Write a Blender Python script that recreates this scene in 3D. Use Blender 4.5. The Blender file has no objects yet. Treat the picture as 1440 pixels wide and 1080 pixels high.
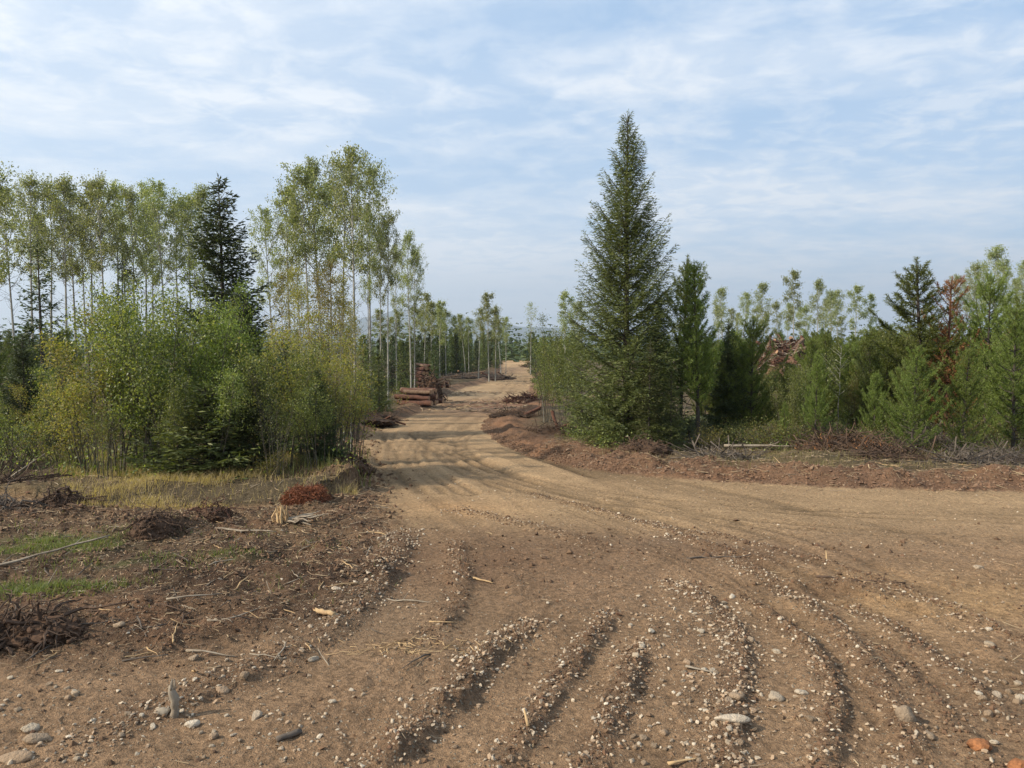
import bpy, math, random
import numpy as np

# ------------------------------------------------------------------ camera, sky, sun, exposure
SC = bpy.context.scene
COL = SC.collection
R = math.radians
EYE = 1.65
F = 1067.0                       # focal length in pixels of the 1440 px wide photograph
HOR = 478.0
PITCH = math.atan((540 - HOR) / F)

cam_d = bpy.data.cameras.new('camera')
cam_d.sensor_width = 36
cam_d.lens = F / 1440 * 36
cam_d.clip_start = 0.05
cam_d.clip_end = 30000
cam = bpy.data.objects.new('camera', cam_d)
COL.objects.link(cam)
cam.location = (0, 0, EYE)
cam.rotation_euler = (math.pi / 2 - PITCH, 0, 0)
SC.camera = cam

SUN_EL, SUN_AZ = 35.0, -105.0     # azimuth measured from +Y (view direction) clockwise
sun_d = bpy.data.lights.new('sun', 'SUN')
sun_d.energy = 5.0
sun_d.angle = R(0.6)
sun_d.color = (1.0, 0.91, 0.77)
sun = bpy.data.objects.new('sun', sun_d)
COL.objects.link(sun)
sx = math.sin(R(SUN_AZ)) * math.cos(R(SUN_EL))
sy = math.cos(R(SUN_AZ)) * math.cos(R(SUN_EL))
sz = math.sin(R(SUN_EL))
from mathutils import Vector, Matrix, Euler
sun.rotation_euler = Vector((sx, sy, sz)).to_track_quat('Z', 'Y').to_euler()
sun.location = (0, 0, 50)

SC.view_settings.view_transform = 'Standard'
SC.view_settings.look = 'None'
SC.view_settings.gamma = 1
SC.view_settings.exposure = 0.42
SC.view_settings.use_curve_mapping = False
SC.render.engine = 'CYCLES'
SC.cycles.max_bounces = 6
SC.cycles.diffuse_bounces = 3
SC.cycles.glossy_bounces = 1
SC.cycles.transmission_bounces = 3
SC.cycles.volume_bounces = 0
SC.cycles.caustics_reflective = False
SC.cycles.caustics_refractive = False
SC.cycles.use_denoising = True


class NT:
    """small node helper"""
    def __init__(s, tree):
        s.t = tree
        s.n = tree.nodes
        s.l = tree.links

    def new(s, kind, **kw):
        n = s.n.new(kind)
        for k, v in kw.items():
            if k.startswith('i_'):
                n.inputs[k[2:]].default_value = v
            else:
                setattr(n, k, v)
        return n

    def link(s, a, b):
        s.l.new(a, b)

    def math(s, op, a, b=None, c=None, clamp=False):
        n = s.n.new('ShaderNodeMath')
        n.operation = op
        n.use_clamp = clamp
        for i, v in enumerate((a, b, c)):
            if v is None:
                continue
            if isinstance(v, (int, float)):
                n.inputs[i].default_value = v
            else:
                s.l.new(v, n.inputs[i])
        return n.outputs[0]

    def mix(s, fac, a, b, blend='MIX'):
        n = s.n.new('ShaderNodeMix')
        n.data_type = 'RGBA'
        n.blend_type = blend
        for sock, v in ((n.inputs[0], fac), (n.inputs[6], a), (n.inputs[7], b)):
            if isinstance(v, (int, float)):
                sock.default_value = v
            elif isinstance(v, (tuple, list)):
                sock.default_value = (v[0], v[1], v[2], 1)
            else:
                s.l.new(v, sock)
        return n.outputs[2]

    def ramp(s, fac, stops, interp='LINEAR'):
        n = s.n.new('ShaderNodeValToRGB')
        cr = n.color_ramp
        cr.interpolation = interp
        while len(cr.elements) < len(stops):
            cr.elements.new(0.5)
        for e, (p, c) in zip(cr.elements, stops):
            e.position = p
            e.color = (c, c, c, 1) if isinstance(c, (int, float)) else (c[0], c[1], c[2], 1)
        s.l.new(fac, n.inputs[0])
        return n.outputs[0]

    def noise(s, vec, scale, detail=4, rough=0.55, dist=0.0, lac=2.0):
        n = s.n.new('ShaderNodeTexNoise')
        n.inputs['Scale'].default_value = scale
        n.inputs['Detail'].default_value = detail
        n.inputs['Roughness'].default_value = rough
        n.inputs['Distortion'].default_value = dist
        if vec is not None:
            s.l.new(vec, n.inputs['Vector'])
        return n.outputs[0]


world = bpy.data.worlds.new('World')
SC.world = world
world.use_nodes = True
w = NT(world.node_tree)
w.n.clear()
wo = w.new('ShaderNodeOutputWorld')
bg = w.new('ShaderNodeBackground')
bg.inputs['Strength'].default_value = 0.125
sky = w.new('ShaderNodeTexSky', sky_type='NISHITA', sun_disc=False)
sky.sun_elevation = R(SUN_EL)
sky.sun_rotation = R(SUN_AZ)
sky.air_density = 1.0
sky.dust_density = 1.2
sky.ozone_density = 1.5
tc = w.new('ShaderNodeTexCoord')
sep = w.new('ShaderNodeSeparateXYZ')
w.link(tc.outputs['Generated'], sep.inputs[0])
zz = w.math('ADD', w.math('MAXIMUM', sep.outputs[2], 0.0), 0.10)
cu = w.math('DIVIDE', sep.outputs[0], zz)
cv = w.math('DIVIDE', sep.outputs[1], zz)
comb = w.new('ShaderNodeCombineXYZ')
w.link(cu, comb.inputs[0]); w.link(cv, comb.inputs[1])
def cmap(rot, sc):
    m = w.new('ShaderNodeMapping')
    m.inputs['Rotation'].default_value = (0, 0, R(rot))
    m.inputs['Scale'].default_value = sc
    w.link(comb.outputs[0], m.inputs[0])
    return m.outputs[0]
veil = w.noise(cmap(20, (0.35, 0.55, 1)), 1.0, 5, 0.5, 0.3)
wisp = w.noise(cmap(-14, (0.9, 1.25, 1)), 1.25, 10, 0.60, 0.5)
mott = w.noise(cmap(10, (1.6, 1.7, 1)), 3.4, 7, 0.62, 0.4)
m1 = w.ramp(veil, [(0.38, 0.0), (0.58, 1.0)])
m2 = w.ramp(wisp, [(0.45, 0.0), (0.64, 1.0)])
m3 = w.ramp(mott, [(0.44, 0.0), (0.62, 1.0)])
mask = w.math('ADD', w.math('MULTIPLY', m1, 0.34), w.math('MULTIPLY', m2, 0.40))
mask = w.math('ADD', mask, w.math('MULTIPLY', w.math('MULTIPLY', m3, m1), 0.34))
mask = w.math('ADD', mask, w.math('MULTIPLY', m3, 0.10))
mask = w.math('ADD', mask, w.math('MULTIPLY', sep.outputs[0], -0.34))
# a thin bright band of haze over the horizon
hz = w.ramp(sep.outputs[2], [(0.0, 0.75), (0.10, 0.42), (0.25, 0.10), (0.5, 0.18)])
mask = w.math('ADD', mask, hz, clamp=True)
skyb = w.mix(0.62, sky.outputs[0], (2.0, 3.7, 5.9))
cloud = w.mix(w.noise(cmap(50, (0.5, 0.5, 1)), 1.2, 3, 0.5), (5.4, 5.75, 6.15), (6.9, 7.0, 7.15))
col = w.mix(w.math('MULTIPLY', mask, 0.92), skyb, cloud)
w.link(col, bg.inputs[0])
w.link(bg.outputs[0], wo.inputs[0])

# ------------------------------------------------------------------ numeric helpers
rng = np.random.default_rng(7)
random.seed(7)


def _h(ix, iy, seed):
    n = (ix.astype(np.int64) * 374761393 + iy.astype(np.int64) * 668265263 + seed * 974711) & 0xffffffff
    n = ((n ^ (n >> 13)) * 1274126177) & 0xffffffff
    n = n ^ (n >> 16)
    return (n & 0xffff) / 32767.5 - 1.0


def vnoise(x, y, seed=0):
    ix = np.floor(x); iy = np.floor(y)
    fx = x - ix; fy = y - iy
    fx = fx * fx * (3 - 2 * fx); fy = fy * fy * (3 - 2 * fy)
    a = _h(ix, iy, seed); b = _h(ix + 1, iy, seed)
    c = _h(ix, iy + 1, seed); d = _h(ix + 1, iy + 1, seed)
    return (a * (1 - fx) + b * fx) * (1 - fy) + (c * (1 - fx) + d * fx) * fy


def fbm(x, y, o=4, seed=0, gain=0.5):
    s = 0; a = 1; t = 0
    for k in range(o):
        s = s + a * vnoise(x * 2 ** k + 17.3 * k, y * 2 ** k - 9.1 * k, seed + k)
        t += a; a *= gain
    return s / t


def sstep(a, b, x):
    t = np.clip((x - a) / (b - a), 0, 1)
    return t * t * (3 - 2 * t)


# ground profile along the view direction: metres ahead -> height
PY = [-4000, 0, 2.9, 4.3, 5.8, 9.5, 14, 20, 30, 46, 66, 92, 118, 135, 150, 200, 300, 600, 1500, 4000]
PZ = [0, 0, 0, -0.02, -0.10, -0.33, -0.61, -1.01, -1.50, -1.85, -2.20, -2.35, -2.1, -2.0, -2.6, -5.0, -7.5, -10, -12, -14]


def zbase(y):
    return np.interp(y, PY, PZ)


def ray(px, py):
    cx = (px - 720) / F; cy = (540 - py) / F
    ca, sa = math.cos(PITCH), math.sin(PITCH)
    return np.array([cx, ca + cy * sa, -sa + cy * ca])


def gp(px, py):
    """ground point seen at a spot of the photograph"""
    d = ray(px, py)
    lo, t = 0.5, 0.5
    while t < 2000:
        p = t * d
        if EYE + p[2] < zbase(p[1]):
            break
        lo = t
        t *= 1.02
    hi = t
    for _ in range(24):
        m = (lo + hi) / 2
        if EYE + m * d[2] < zbase(m * d[1]):
            hi = m
        else:
            lo = m
    return (hi * d[0], hi * d[1])


def xd(px, dist):
    """x of a bearing at a distance ahead"""
    d = ray(px, HOR)
    return d[0] / d[1] * dist


def ztop(dist, py):
    d = ray(720, py)
    return EYE + d[2] / d[1] * dist


def smooth_line(pts, n=6):
    P = np.array([pts[0]] + list(pts) + [pts[-1]], float)
    out = []
    for i in range(1, len(P) - 2):
        for k in range(n):
            t = k / n
            out.append(0.5 * ((2 * P[i]) + (-P[i - 1] + P[i + 1]) * t + (2 * P[i - 1] - 5 * P[i] + 4 * P[i + 1] - P[i + 2]) * t * t
                              + (-P[i - 1] + 3 * P[i] - 3 * P[i + 1] + P[i + 2]) * t ** 3))
    out.append(P[-1])
    return np.array(out)


def line_px(pts, n=4):
    return smooth_line([gp(*p) for p in pts], n)


def pdist(x, y, L):
    """signed side distance and arc length to a polyline"""
    best = np.full(x.shape, 1e9); sd = np.zeros(x.shape); arc = np.zeros(x.shape)
    s0 = 0.0
    for i in range(len(L) - 1):
        ax, ay = L[i]; bx, by = L[i + 1]
        dx, dy = bx - ax, by - ay
        l2 = dx * dx + dy * dy
        if l2 < 1e-9:
            continue
        t = np.clip(((x - ax) * dx + (y - ay) * dy) / l2, 0, 1)
        qx = x - ax - t * dx; qy = y - ay - t * dy
        d = np.hypot(qx, qy)
        m = d < best
        best = np.where(m, d, best)
        sg = np.where(dx * qy - dy * qx > 0, 1.0, -1.0)
        sd = np.where(m, sg * d, sd)
        ln = math.sqrt(l2)
        arc = np.where(m, s0 + t * ln, arc)
        s0 += ln
    return best, sd, arc


def inpoly(x, y, P):
    c = np.zeros(x.shape, bool)
    j = len(P) - 1
    for i in range(len(P)):
        xi, yi = P[i]; xj, yj = P[j]
        if yi != yj:
            c ^= ((yi > y) != (yj > y)) & (x < (xj - xi) * (y - yi) / (yj - yi) + xi)
        j = i
    return c


# ------------------------------------------------------------------ layout lines of the ground
RB = line_px([(748, 513), (752, 522), (748, 535), (742, 552), (735, 570), (700, 583), (682, 597), (690, 612), (728, 633), (800, 651), (900, 667), (1050, 680), (1240, 689), (1440, 693)])
RB = np.vstack([RB, [(RB[-1][0] + 8, RB[-1][1] - 0.2), (RB[-1][0] + 60, RB[-1][1] - 3)]])
RPOLY = [tuple(p) for p in RB] + [(400, 5), (400, 135), (RB[0][0], 135)]
LB = line_px([(706, 513), (704, 522), (690, 536), (655, 545), (632, 556), (610, 572), (575, 588), (530, 603), (502, 622), (498, 645), (503, 662), (530, 682)])
LPOLY = [tuple(p) for p in LB] + [gp(400, 715), gp(200, 713), gp(0, 708), (-14, 8), (-400, 5), (-400, 135), (LB[0][0], 135)]
ROUGH = [gp(530, 682), gp(560, 720), gp(565, 790), gp(520, 850), gp(400, 890), gp(280, 930), gp(100, 945), gp(-150, 930), (-12, 5), (-14, 8.6), gp(0, 706), gp(200, 712), gp(400, 712)]
ROC = ROUGH + [ROUGH[0]]
CA = line_px([(1750, 1040), (1440, 930), (1150, 800), (900, 715), (740, 665), (640, 628), (608, 604), (640, 578), (700, 556), (728, 536), (728, 514)], 6)
CB = line_px([(1700, 742), (1300, 730), (1000, 708), (800, 675), (660, 636), (600, 610)], 5)
CC = line_px([(1250, 1200), (1100, 960), (960, 800), (800, 700), (680, 640), (560, 612)], 5)

# windrows left by the blade and the tyres: line, height, width, rut depth, rut side, stones per metre
RIDGES = [
    ([(470, 1110), (560, 1050), (650, 965), (700, 905), (770, 872)], .058, .070, .022, -1, 60),
    ([(690, 1110), (745, 1020), (800, 935), (845, 885), (860, 860)], .042, .05, .016, -1, 34),
    ([(810, 1110), (855, 1020), (885, 950), (900, 900)], .036, .055, .014, -1, 40),
    ([(1020, 1110), (1030, 1000), (1040, 900), (985, 838), (940, 815)], .034, .06, .016, -1, 44),
    ([(1150, 1110), (1172, 1010), (1166, 950), (1120, 890), (1040, 835)], .045, .05, .026, -1, 22),
    ([(1290, 1110), (1268, 1010), (1200, 905), (1110, 830), (1030, 785)], .034, .06, .012, -1, 26),
    ([(1440, 1040), (1340, 940), (1260, 880), (1180, 840)], .03, .06, .02, -1, 16),
    ([(100, 1050), (240, 990), (370, 935), (470, 880), (530, 820), (572, 745)], .055, .10, .015, -1, 38),
    ([(470, 752), (440, 800)], .10, .09, .05, -1, 8),
    ([(950, 752), (1020, 772), (1110, 790)], .04, .10, .01, -1, 14),
    ([(1120, 818), (1180, 820), (1240, 838)], .05, .09, .02, -1, 8),
    ([(640, 715), (760, 742), (860, 775)], .03, .10, .01, -1, 10),
    ([(1460, 912), (1300, 840), (1180, 797), (1050, 762), (930, 737), (820, 712)], .026, .07, .012, -1, 8),
    ([(1010, 772), (930, 742), (830, 715), (740, 690)], .026, .07, .012, -1, 6),
    ([(600, 905), (640, 850), (650, 800), (640, 760)], .035, .07, .015, -1, 8),
    ([(1395, 1110), (1330, 1000), (1240, 900)], .026, .05, .012, -1, 10),
]
RIDGES = [(line_px(p, 4), *r) for p, *r in RIDGES]
TREADS = [(line_px(p, 4), w_, d_) for p, w_, d_ in [
    ([(552, 606), (538, 632), (546, 662), (578, 692)], .16, .030), ([(585, 604), (566, 636), (576, 664), (612, 692)], .16, .026), ([(612, 600), (592, 632), (604, 660), (660, 694)], .14, .030),
    ([(650, 594), (624, 628), (642, 656), (730, 690)], .16, .028), ([(684, 600), (650, 618), (660, 642), (712, 666), (830, 688)], .16, .024), ([(530, 628), (520, 650), (535, 690)], .14, .02),
    ([(1500, 736), (1200, 722), (1000, 711), (850, 694), (720, 668)], .20, .020), ([(1500, 765), (1200, 746), (980, 726), (800, 700), (690, 672)], .2, .020),
    ([(1460, 1030), (1250, 890), (1050, 790), (880, 730), (740, 690)], .15, .017), ([(1460, 970), (1270, 860), (1080, 775), (900, 715), (740, 672)], .15, .019),
    ([(1460, 905), (1290, 830), (1100, 755), (900, 705)], .16, .017), ([(1310, 1110), (1180, 940), (1020, 830), (900, 760), (790, 715)], .10, .012),
    ([(1220, 1110), (1215, 1000), (1140, 890), (1000, 800), (880, 745)], .10, .012), ([(660, 1110), (730, 1000), (800, 910), (838, 850)], .08, .005), ([(620, 640), (640, 600), (700, 560), (728, 530)], .5, .03)]]


def blob(x, y, px, py, rx, ry):
    c = gp(px, py)
    return np.exp(-(((x - c[0]) / rx) ** 2 + ((y - c[1]) / ry) ** 2))


def ground_eval(x, y):
    """height plus the weights the colour and the scatters use"""
    x = np.asarray(x, float); y = np.asarray(y, float)
    z = zbase(y)
    near = y < 160
    inR = inpoly(x, y, RPOLY); inL = inpoly(x, y, LPOLY); inro = inpoly(x, y, ROUGH)
    dro = pdist(x, y, np.array(ROC))[0]
    dR, _, aR = pdist(x, y, RB)
    dL, _, aL = pdist(x, y, LB)
    jag = 0.18 * fbm(x * 1.3, y * 1.3, 3, 41)
    sR = np.where(inR, dR, -dR) + jag
    sL = np.where(inL, dL, -dL) + jag
    big = fbm(x * .35, y * .35, 3, 5)
    med = fbm(x * 1.7, y * 1.7, 4, 11, .55)
    fine = fbm(x * 9, y * 9, 4, 21, .6)
    n01 = 0.5 + 0.5 * big
    # banks beside the road
    bankR = (1 - .6 * sstep(17, 24, y)) * sstep(-.15, .9, sR) * (0.09 + 0.07 * big) + 0.12 * np.exp(-((sR - .8) / .45) ** 2) * (0.6 + 1.2 * med)
    bankL = sstep(-.1, .8, sL) * (0.15 + 0.10 * big) + 0.13 * np.exp(-((sL - .7) / .4) ** 2) * (0.7 + med)
    bankL = bankL * np.where(y < 9.5, sstep(8.3, 9.6, y) * .8 + .2, 1)
    fade = 1 - sstep(150, 170, y)
    z = z + (np.where(inR, bankR, bankR) + bankL) * fade
    off = np.clip(sstep(-.1, .6, sR) + sstep(-.1, .6, sL), 0, 1)
    nb = np.exp(-((sR - .5) / .6) ** 2) + np.exp(-((sL - .4) / .6) ** 2)
    z = z + off * (0.10 * med + 0.03 * fine) + nb * 0.05 * fine
    wro = sstep(-.22, .40, np.where(inro, dro, -dro) + .30 * fbm(x * 2.2, y * 2.2, 4, 73, .6))
    rn = fbm(x * 3.1, y * 3.1, 5, 71, .6)
    z = z + wro * (0.02 + 0.05 * med + 0.06 * rn + 0.028 * fine)
    # mounds on the left clearing
    for (px, py, rx, ry, h) in ((35, 708, .55, .4, .12), (225, 752, .38, .35, .17), (40, 880, .45, .22, .10), (300, 735, .5, .35, .10), (450, 712, .35, .3, .12),
                                (480, 668, .5, .9, .10), (440, 812, .5, .15, .05), (250, 855, .6, .2, .06)):
        z = z + h * blob(x, y, px, py, rx, ry) * (0.8 + 0.5 * rn)
    # soil heaps on the right bank
    for (px, py, rx, ry, h) in ((1190, 652, 1.2, .6, .10), (1300, 655, 1.2, .6, .06), (905, 645, .8, .5, .10), (740, 600, 1.3, .9, .03), (1040, 660, 1.2, .5, .05)):
        z = z + h * blob(x, y, px, py, rx, ry) * (0.8 + 0.5 * med)
    # road surface: tyre lines that follow the bends
    dA, uA, sA = pdist(x, y, CA)
    dB, uB, sB = pdist(x, y, CB)
    dC, uC, sC = pdist(x, y, CC)
    road = (1 - off) * (1 - wro) * near
    def lines(u, s, seed, f=3.2):
        uu = u + 0.10 * vnoise(s * .22, s * 0 + 3, seed)
        g = vnoise(uu * f, s * .10, seed + 1) * .6 + vnoise(uu * f * 2.7, s * .16, seed + 2) * .4
        return -sstep(.12, .62, g) + 0.55 * sstep(.2, .7, -g)
    tA = lines(uA, sA, 100) * np.exp(-(dA / 3.2) ** 4)
    tB = lines(uB, sB, 120, 2.4) * np.exp(-(dB / 2.2) ** 4) * sstep(-2, 4, x)
    tC = lines(uC, sC, 140, 3.0) * np.exp(-(dC / 1.8) ** 4) * sstep(5.2, 7.5, y)
    tr = (tA + .7 * tB + .8 * tC) * (0.55 + 0.45 * sstep(-.4, .4, fbm(x * .8, y * .8, 2, 61)))
    amp = .018 + .03 * sstep(9, 15, y)
    z = z + road * tr * amp
    tz = np.zeros(x.shape); tc_ = np.zeros(x.shape)
    for k, (L, tw_, dp) in enumerate(TREADS):
        mm = (x > L[:, 0].min() - 1) & (x < L[:, 0].max() + 1) & (y > L[:, 1].min() - 1) & (y < L[:, 1].max() + 1)
        if not mm.any():
            continue
        d, u, s_ = pdist(x[mm], y[mm], L)
        u = u + .03 * fbm(x[mm] * 2, y[mm] * 2, 2, 400 + k)
        br = .45 + .55 * sstep(-.25, .25, vnoise(s_ * .9, s_ * 0, 420 + k))
        far_ = dp > .0165
        ww = tw_ * (1.7 if far_ else 1.0)
        g = np.exp(-(u / ww) ** 4) * sstep(0, 1., s_) * br
        pat = (.5 - .5 * np.cos(2 * np.pi * u / (tw_ * (1.5 if far_ else .8)))) ** 1.5
        tz[mm] -= dp * g * pat; tc_[mm] = np.maximum(tc_[mm], g * pat)
    z = z + (1 - off) * tz
    z = z + road * (0.006 * fine + 0.010 * med * sstep(3, 7, y))
    # windrows
    ston = np.zeros(x.shape); rdark = np.zeros(x.shape)
    m = y < 14
    if m.any():
        xm, ym = x[m], y[m]
        zm = np.zeros(xm.shape); st = np.zeros(xm.shape); rk = np.zeros(xm.shape)
        for k, (L, h, wd, dep, side, sden) in enumerate(RIDGES):
            d, u, s = pdist(xm, ym, L)
            u = -u * side if False else u
            wob = 0.03 * vnoise(s * 4, s * 0 + k, 200 + k) + .03 * fbm(xm * 9, ym * 9, 2, 330)
            tot = np.sum(np.hypot(*np.diff(L, axis=0).T))
            endf = sstep(0, .35, s) * sstep(0, .35, tot - s) if tot > 1 else 1
            hh = 1.0 * h * (0.50 + 0.75 * fbm(xm * 8, ym * 8, 4, 300 + k, .65)) * endf
            zm = zm + hh * np.exp(-((np.sqrt(u * u) + wob) / wd) ** 2)
            # rut on the right hand (negative side): smooth floor
            rr = sstep(.5 * wd, 1.6 * wd, -u) * (1 - sstep(wd * 3.6, wd * 5.2, -u)) * (d < wd * 6)
            zm = zm - dep * rr * endf
            st = np.maximum(st, np.exp(-(u / (wd * 1.5)) ** 2) * endf * min(1, sden / 40))
            rk = np.maximum(rk, rr * endf)
        z = z.copy(); z[m] += zm; ston[m] = st; rdark[m] = rk
    fg = 1 - sstep(5.5, 8.5, y)
    rougher = fg * (1 - wro) * (1 - rdark)
    z = z + rougher * (0.026 * fbm(x * 5, y * 5, 4, 81, .62) + .012 * med + .010 * fbm(x * 22, y * 22, 3, 83, .7))
    z = z + wro * near * (.022 * fbm(x * 14, y * 14, 3, 85, .7))
    return dict(tc=tc_ * (1 - off), z=z, sR=sR, sL=sL, off=off, ro=wro, road=road, tr=tr, ston=ston, rut=rdark, med=med, fine=fine, big=big, fg=fg, rn=rn, inR=inR, inL=inL)


def gz(x, y):
    return float(ground_eval(np.array([x]), np.array([y]))['z'][0])


def gza(x, y):
    return ground_eval(x, y)['z']


# ------------------------------------------------------------------ mesh helpers
class MB:
    def __init__(s):
        s.v = []; s.q = []; s.t = []; s.n = 0; s.qm = []; s.tm = []

    def add(s, v, q=None, t=None, mi=0):
        v = np.asarray(v, float).reshape(-1, 3)
        if q is not None and len(q):
            q = np.asarray(q, np.int64) + s.n
            s.q.append(q); s.qm.append(np.full(len(q), mi))
        if t is not None and len(t):
            t = np.asarray(t, np.int64) + s.n
            s.t.append(t); s.tm.append(np.full(len(t), mi))
        s.v.append(v); s.n += len(v)

    def mesh(s, name, mats, smooth=False):
        me = bpy.data.meshes.new(name)
        if s.n == 0:
            return me
        V = np.concatenate(s.v)
        q = np.concatenate(s.q) if s.q else np.zeros((0, 4), np.int64)
        t = np.concatenate(s.t) if s.t else np.zeros((0, 3), np.int64)
        nl = len(q) * 4 + len(t) * 3
        me.vertices.add(len(V)); me.vertices.foreach_set('co', V.astype(np.float32).ravel())
        me.loops.add(nl)
        me.loops.foreach_set('vertex_index', np.concatenate([q.ravel(), t.ravel()]).astype(np.int32))
        me.polygons.add(len(q) + len(t))
        st = np.concatenate([np.arange(len(q)) * 4, len(q) * 4 + np.arange(len(t)) * 3]).astype(np.int32)
        me.polygons.foreach_set('loop_start', st)
        for m in (mats if isinstance(mats, (list, tuple)) else [mats]):
            me.materials.append(m)
        mi = np.concatenate(s.qm + s.tm) if (s.qm or s.tm) else np.zeros(0)
        me.polygons.foreach_set('material_index', mi.astype(np.int32))
        me.polygons.foreach_set('use_smooth', np.full(len(me.polygons), smooth))
        me.update(calc_edges=True)
        return me

    def tube(s, P, rad, sides=6, mi=0, cap=True, oval=None):
        P = np.asarray(P, float); n = len(P)
        T = np.gradient(P, axis=0)
        T /= np.linalg.norm(T, axis=1)[:, None] + 1e-9
        ref = np.array([0, 0, 1.0]) if abs(T[0][2]) < .8 else np.array([1.0, 0, 0])
        A = np.cross(T, ref); A /= np.linalg.norm(A, axis=1)[:, None] + 1e-9
        B = np.cross(T, A)
        an = np.arange(sides) / sides * 2 * np.pi
        rad = np.broadcast_to(np.asarray(rad, float), (n,))
        ring = (A[:, None] * np.cos(an)[None, :, None] + B[:, None] * np.sin(an)[None, :, None])
        rr = rad[:, None, None]
        if oval is not None:
            rr = rr * (1 + oval)[None if np.ndim(oval) == 1 else slice(None), :, None] if np.ndim(oval) == 1 else rr * (1 + oval)[:, :, None]
        V = P[:, None] + ring * rr
        i = np.arange(n - 1)[:, None] * sides; j = np.arange(sides)[None]; j2 = (j + 1) % sides
        Q = np.stack([i + j, i + j2, i + sides + j2, i + sides + j], -1).reshape(-1, 4)
        V = V.reshape(-1, 3)
        Tt = None
        if cap:
            V = np.vstack([V, P[0], P[-1]])
            a = n * sides
            jj = np.arange(sides); k2 = (jj + 1) % sides
            Tt = np.vstack([np.stack([np.full(sides, a), k2, jj], 1),
                            np.stack([np.full(sides, a + 1), (n - 1) * sides + jj, (n - 1) * sides + k2], 1)])
        s.add(V, Q, Tt, mi)

    def rhomb(s, P, D, L, W, mi=0, rg=None, up=None, wide=.45):
        """leaf shaped quads"""
        rg = rg or rng
        n = len(P)
        if n == 0:
            return
        N = rg.normal(size=(n, 3))
        if up is not None:
            N[:, 2] += up
        S = np.cross(D, N); S /= np.linalg.norm(S, axis=1)[:, None] + 1e-9
        L = np.broadcast_to(L, (n,))[:, None]; W = np.broadcast_to(W, (n,))[:, None]
        V = np.stack([P, P + D * L * wide + S * W / 2, P + D * L, P + D * L * wide - S * W / 2], 1)
        s.add(V.reshape(-1, 3), np.arange(n * 4).reshape(-1, 4), None, mi)


def unit(V):
    return V / (np.linalg.norm(V, axis=-1, keepdims=True) + 1e-9)


def ico(sub=1):
    import bmesh
    bm = bmesh.new()
    bmesh.ops.create_icosphere(bm, subdivisions=sub, radius=1)
    V = np.array([v.co[:] for v in bm.verts]); Fc = np.array([[v.index for v in f.verts] for f in bm.faces])
    bm.free()
    return V, Fc


ICO1, ICO1F = ico(1)
ICO2, ICO2F = ico(2)
ICO3, ICO3F = ico(3)
ICO5, ICO5F = ico(5)
OCT = np.array([[1, 0, 0], [-1, 0, 0], [0, 1, 0], [0, -1, 0], [0, 0, 1], [0, 0, -1.]])
OCTF = np.array([[0, 2, 4], [2, 1, 4], [1, 3, 4], [3, 0, 4], [2, 0, 5], [1, 2, 5], [3, 1, 5], [0, 3, 5]])


def thing(name, label=None, cat=None, loc=(0, 0, 0), rot=(0, 0, 0), scale=1, group=None, mesh=None, kind=None, parent=None):
    o = bpy.data.objects.new(name, mesh)
    COL.objects.link(o)
    o.location = loc; o.rotation_euler = rot
    o.scale = (scale,) * 3 if np.isscalar(scale) else scale
    if label: o['label'] = label
    if cat: o['category'] = cat
    if group: o['group'] = group
    if kind: o['kind'] = kind
    if parent is not None:
        o.parent = parent
        if name in ('branches', 'twigs', 'needles', 'roots', 'splinters', 'stems'): o['kind'] = 'stuff'
    return o


# ------------------------------------------------------------------ materials
def mat(name):
    m = bpy.data.materials.new(name)
    m.use_nodes = True
    t = NT(m.node_tree)
    t.n.clear()
    out = t.new('ShaderNodeOutputMaterial')
    return m, t, out


def leaf_mat(name, cols, trans=0.35, rough=.6, objvar=0.3, spec=.25):
    m, t, out = mat(name)
    geo = t.new('ShaderNodeNewGeometry')
    oi = t.new('ShaderNodeObjectInfo')
    n = len(cols)
    c = t.ramp(geo.outputs['Random Per Island'], [(i / (n - 1), cc) for i, cc in enumerate(cols)])
    hv = t.new('ShaderNodeHueSaturation')
    t.link(t.math('MULTIPLY_ADD', oi.outputs['Random'], 0.03, 0.480), hv.inputs['Hue'])
    t.link(t.math('MULTIPLY_ADD', oi.outputs['Random'], objvar * 2, 1 - objvar), hv.inputs['Value'])
    t.link(c, hv.inputs['Color'])
    p = t.new('ShaderNodeBsdfPrincipled')
    p.inputs['Roughness'].default_value = rough
    p.inputs['Specular IOR Level'].default_value = spec
    t.link(hv.outputs[0], p.inputs['Base Color'])
    tr = t.new('ShaderNodeBsdfTranslucent')
    t.link(t.mix(1.0, hv.outputs[0], (1.4, 1.45, .6), 'MULTIPLY'), tr.inputs[0])
    mx = t.new('ShaderNodeMixShader')
    mx.inputs[0].default_value = trans
    t.link(p.outputs[0], mx.inputs[1]); t.link(tr.outputs[0], mx.inputs[2])
    t.link(mx.outputs[0], out.inputs[0])
    return m


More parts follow.
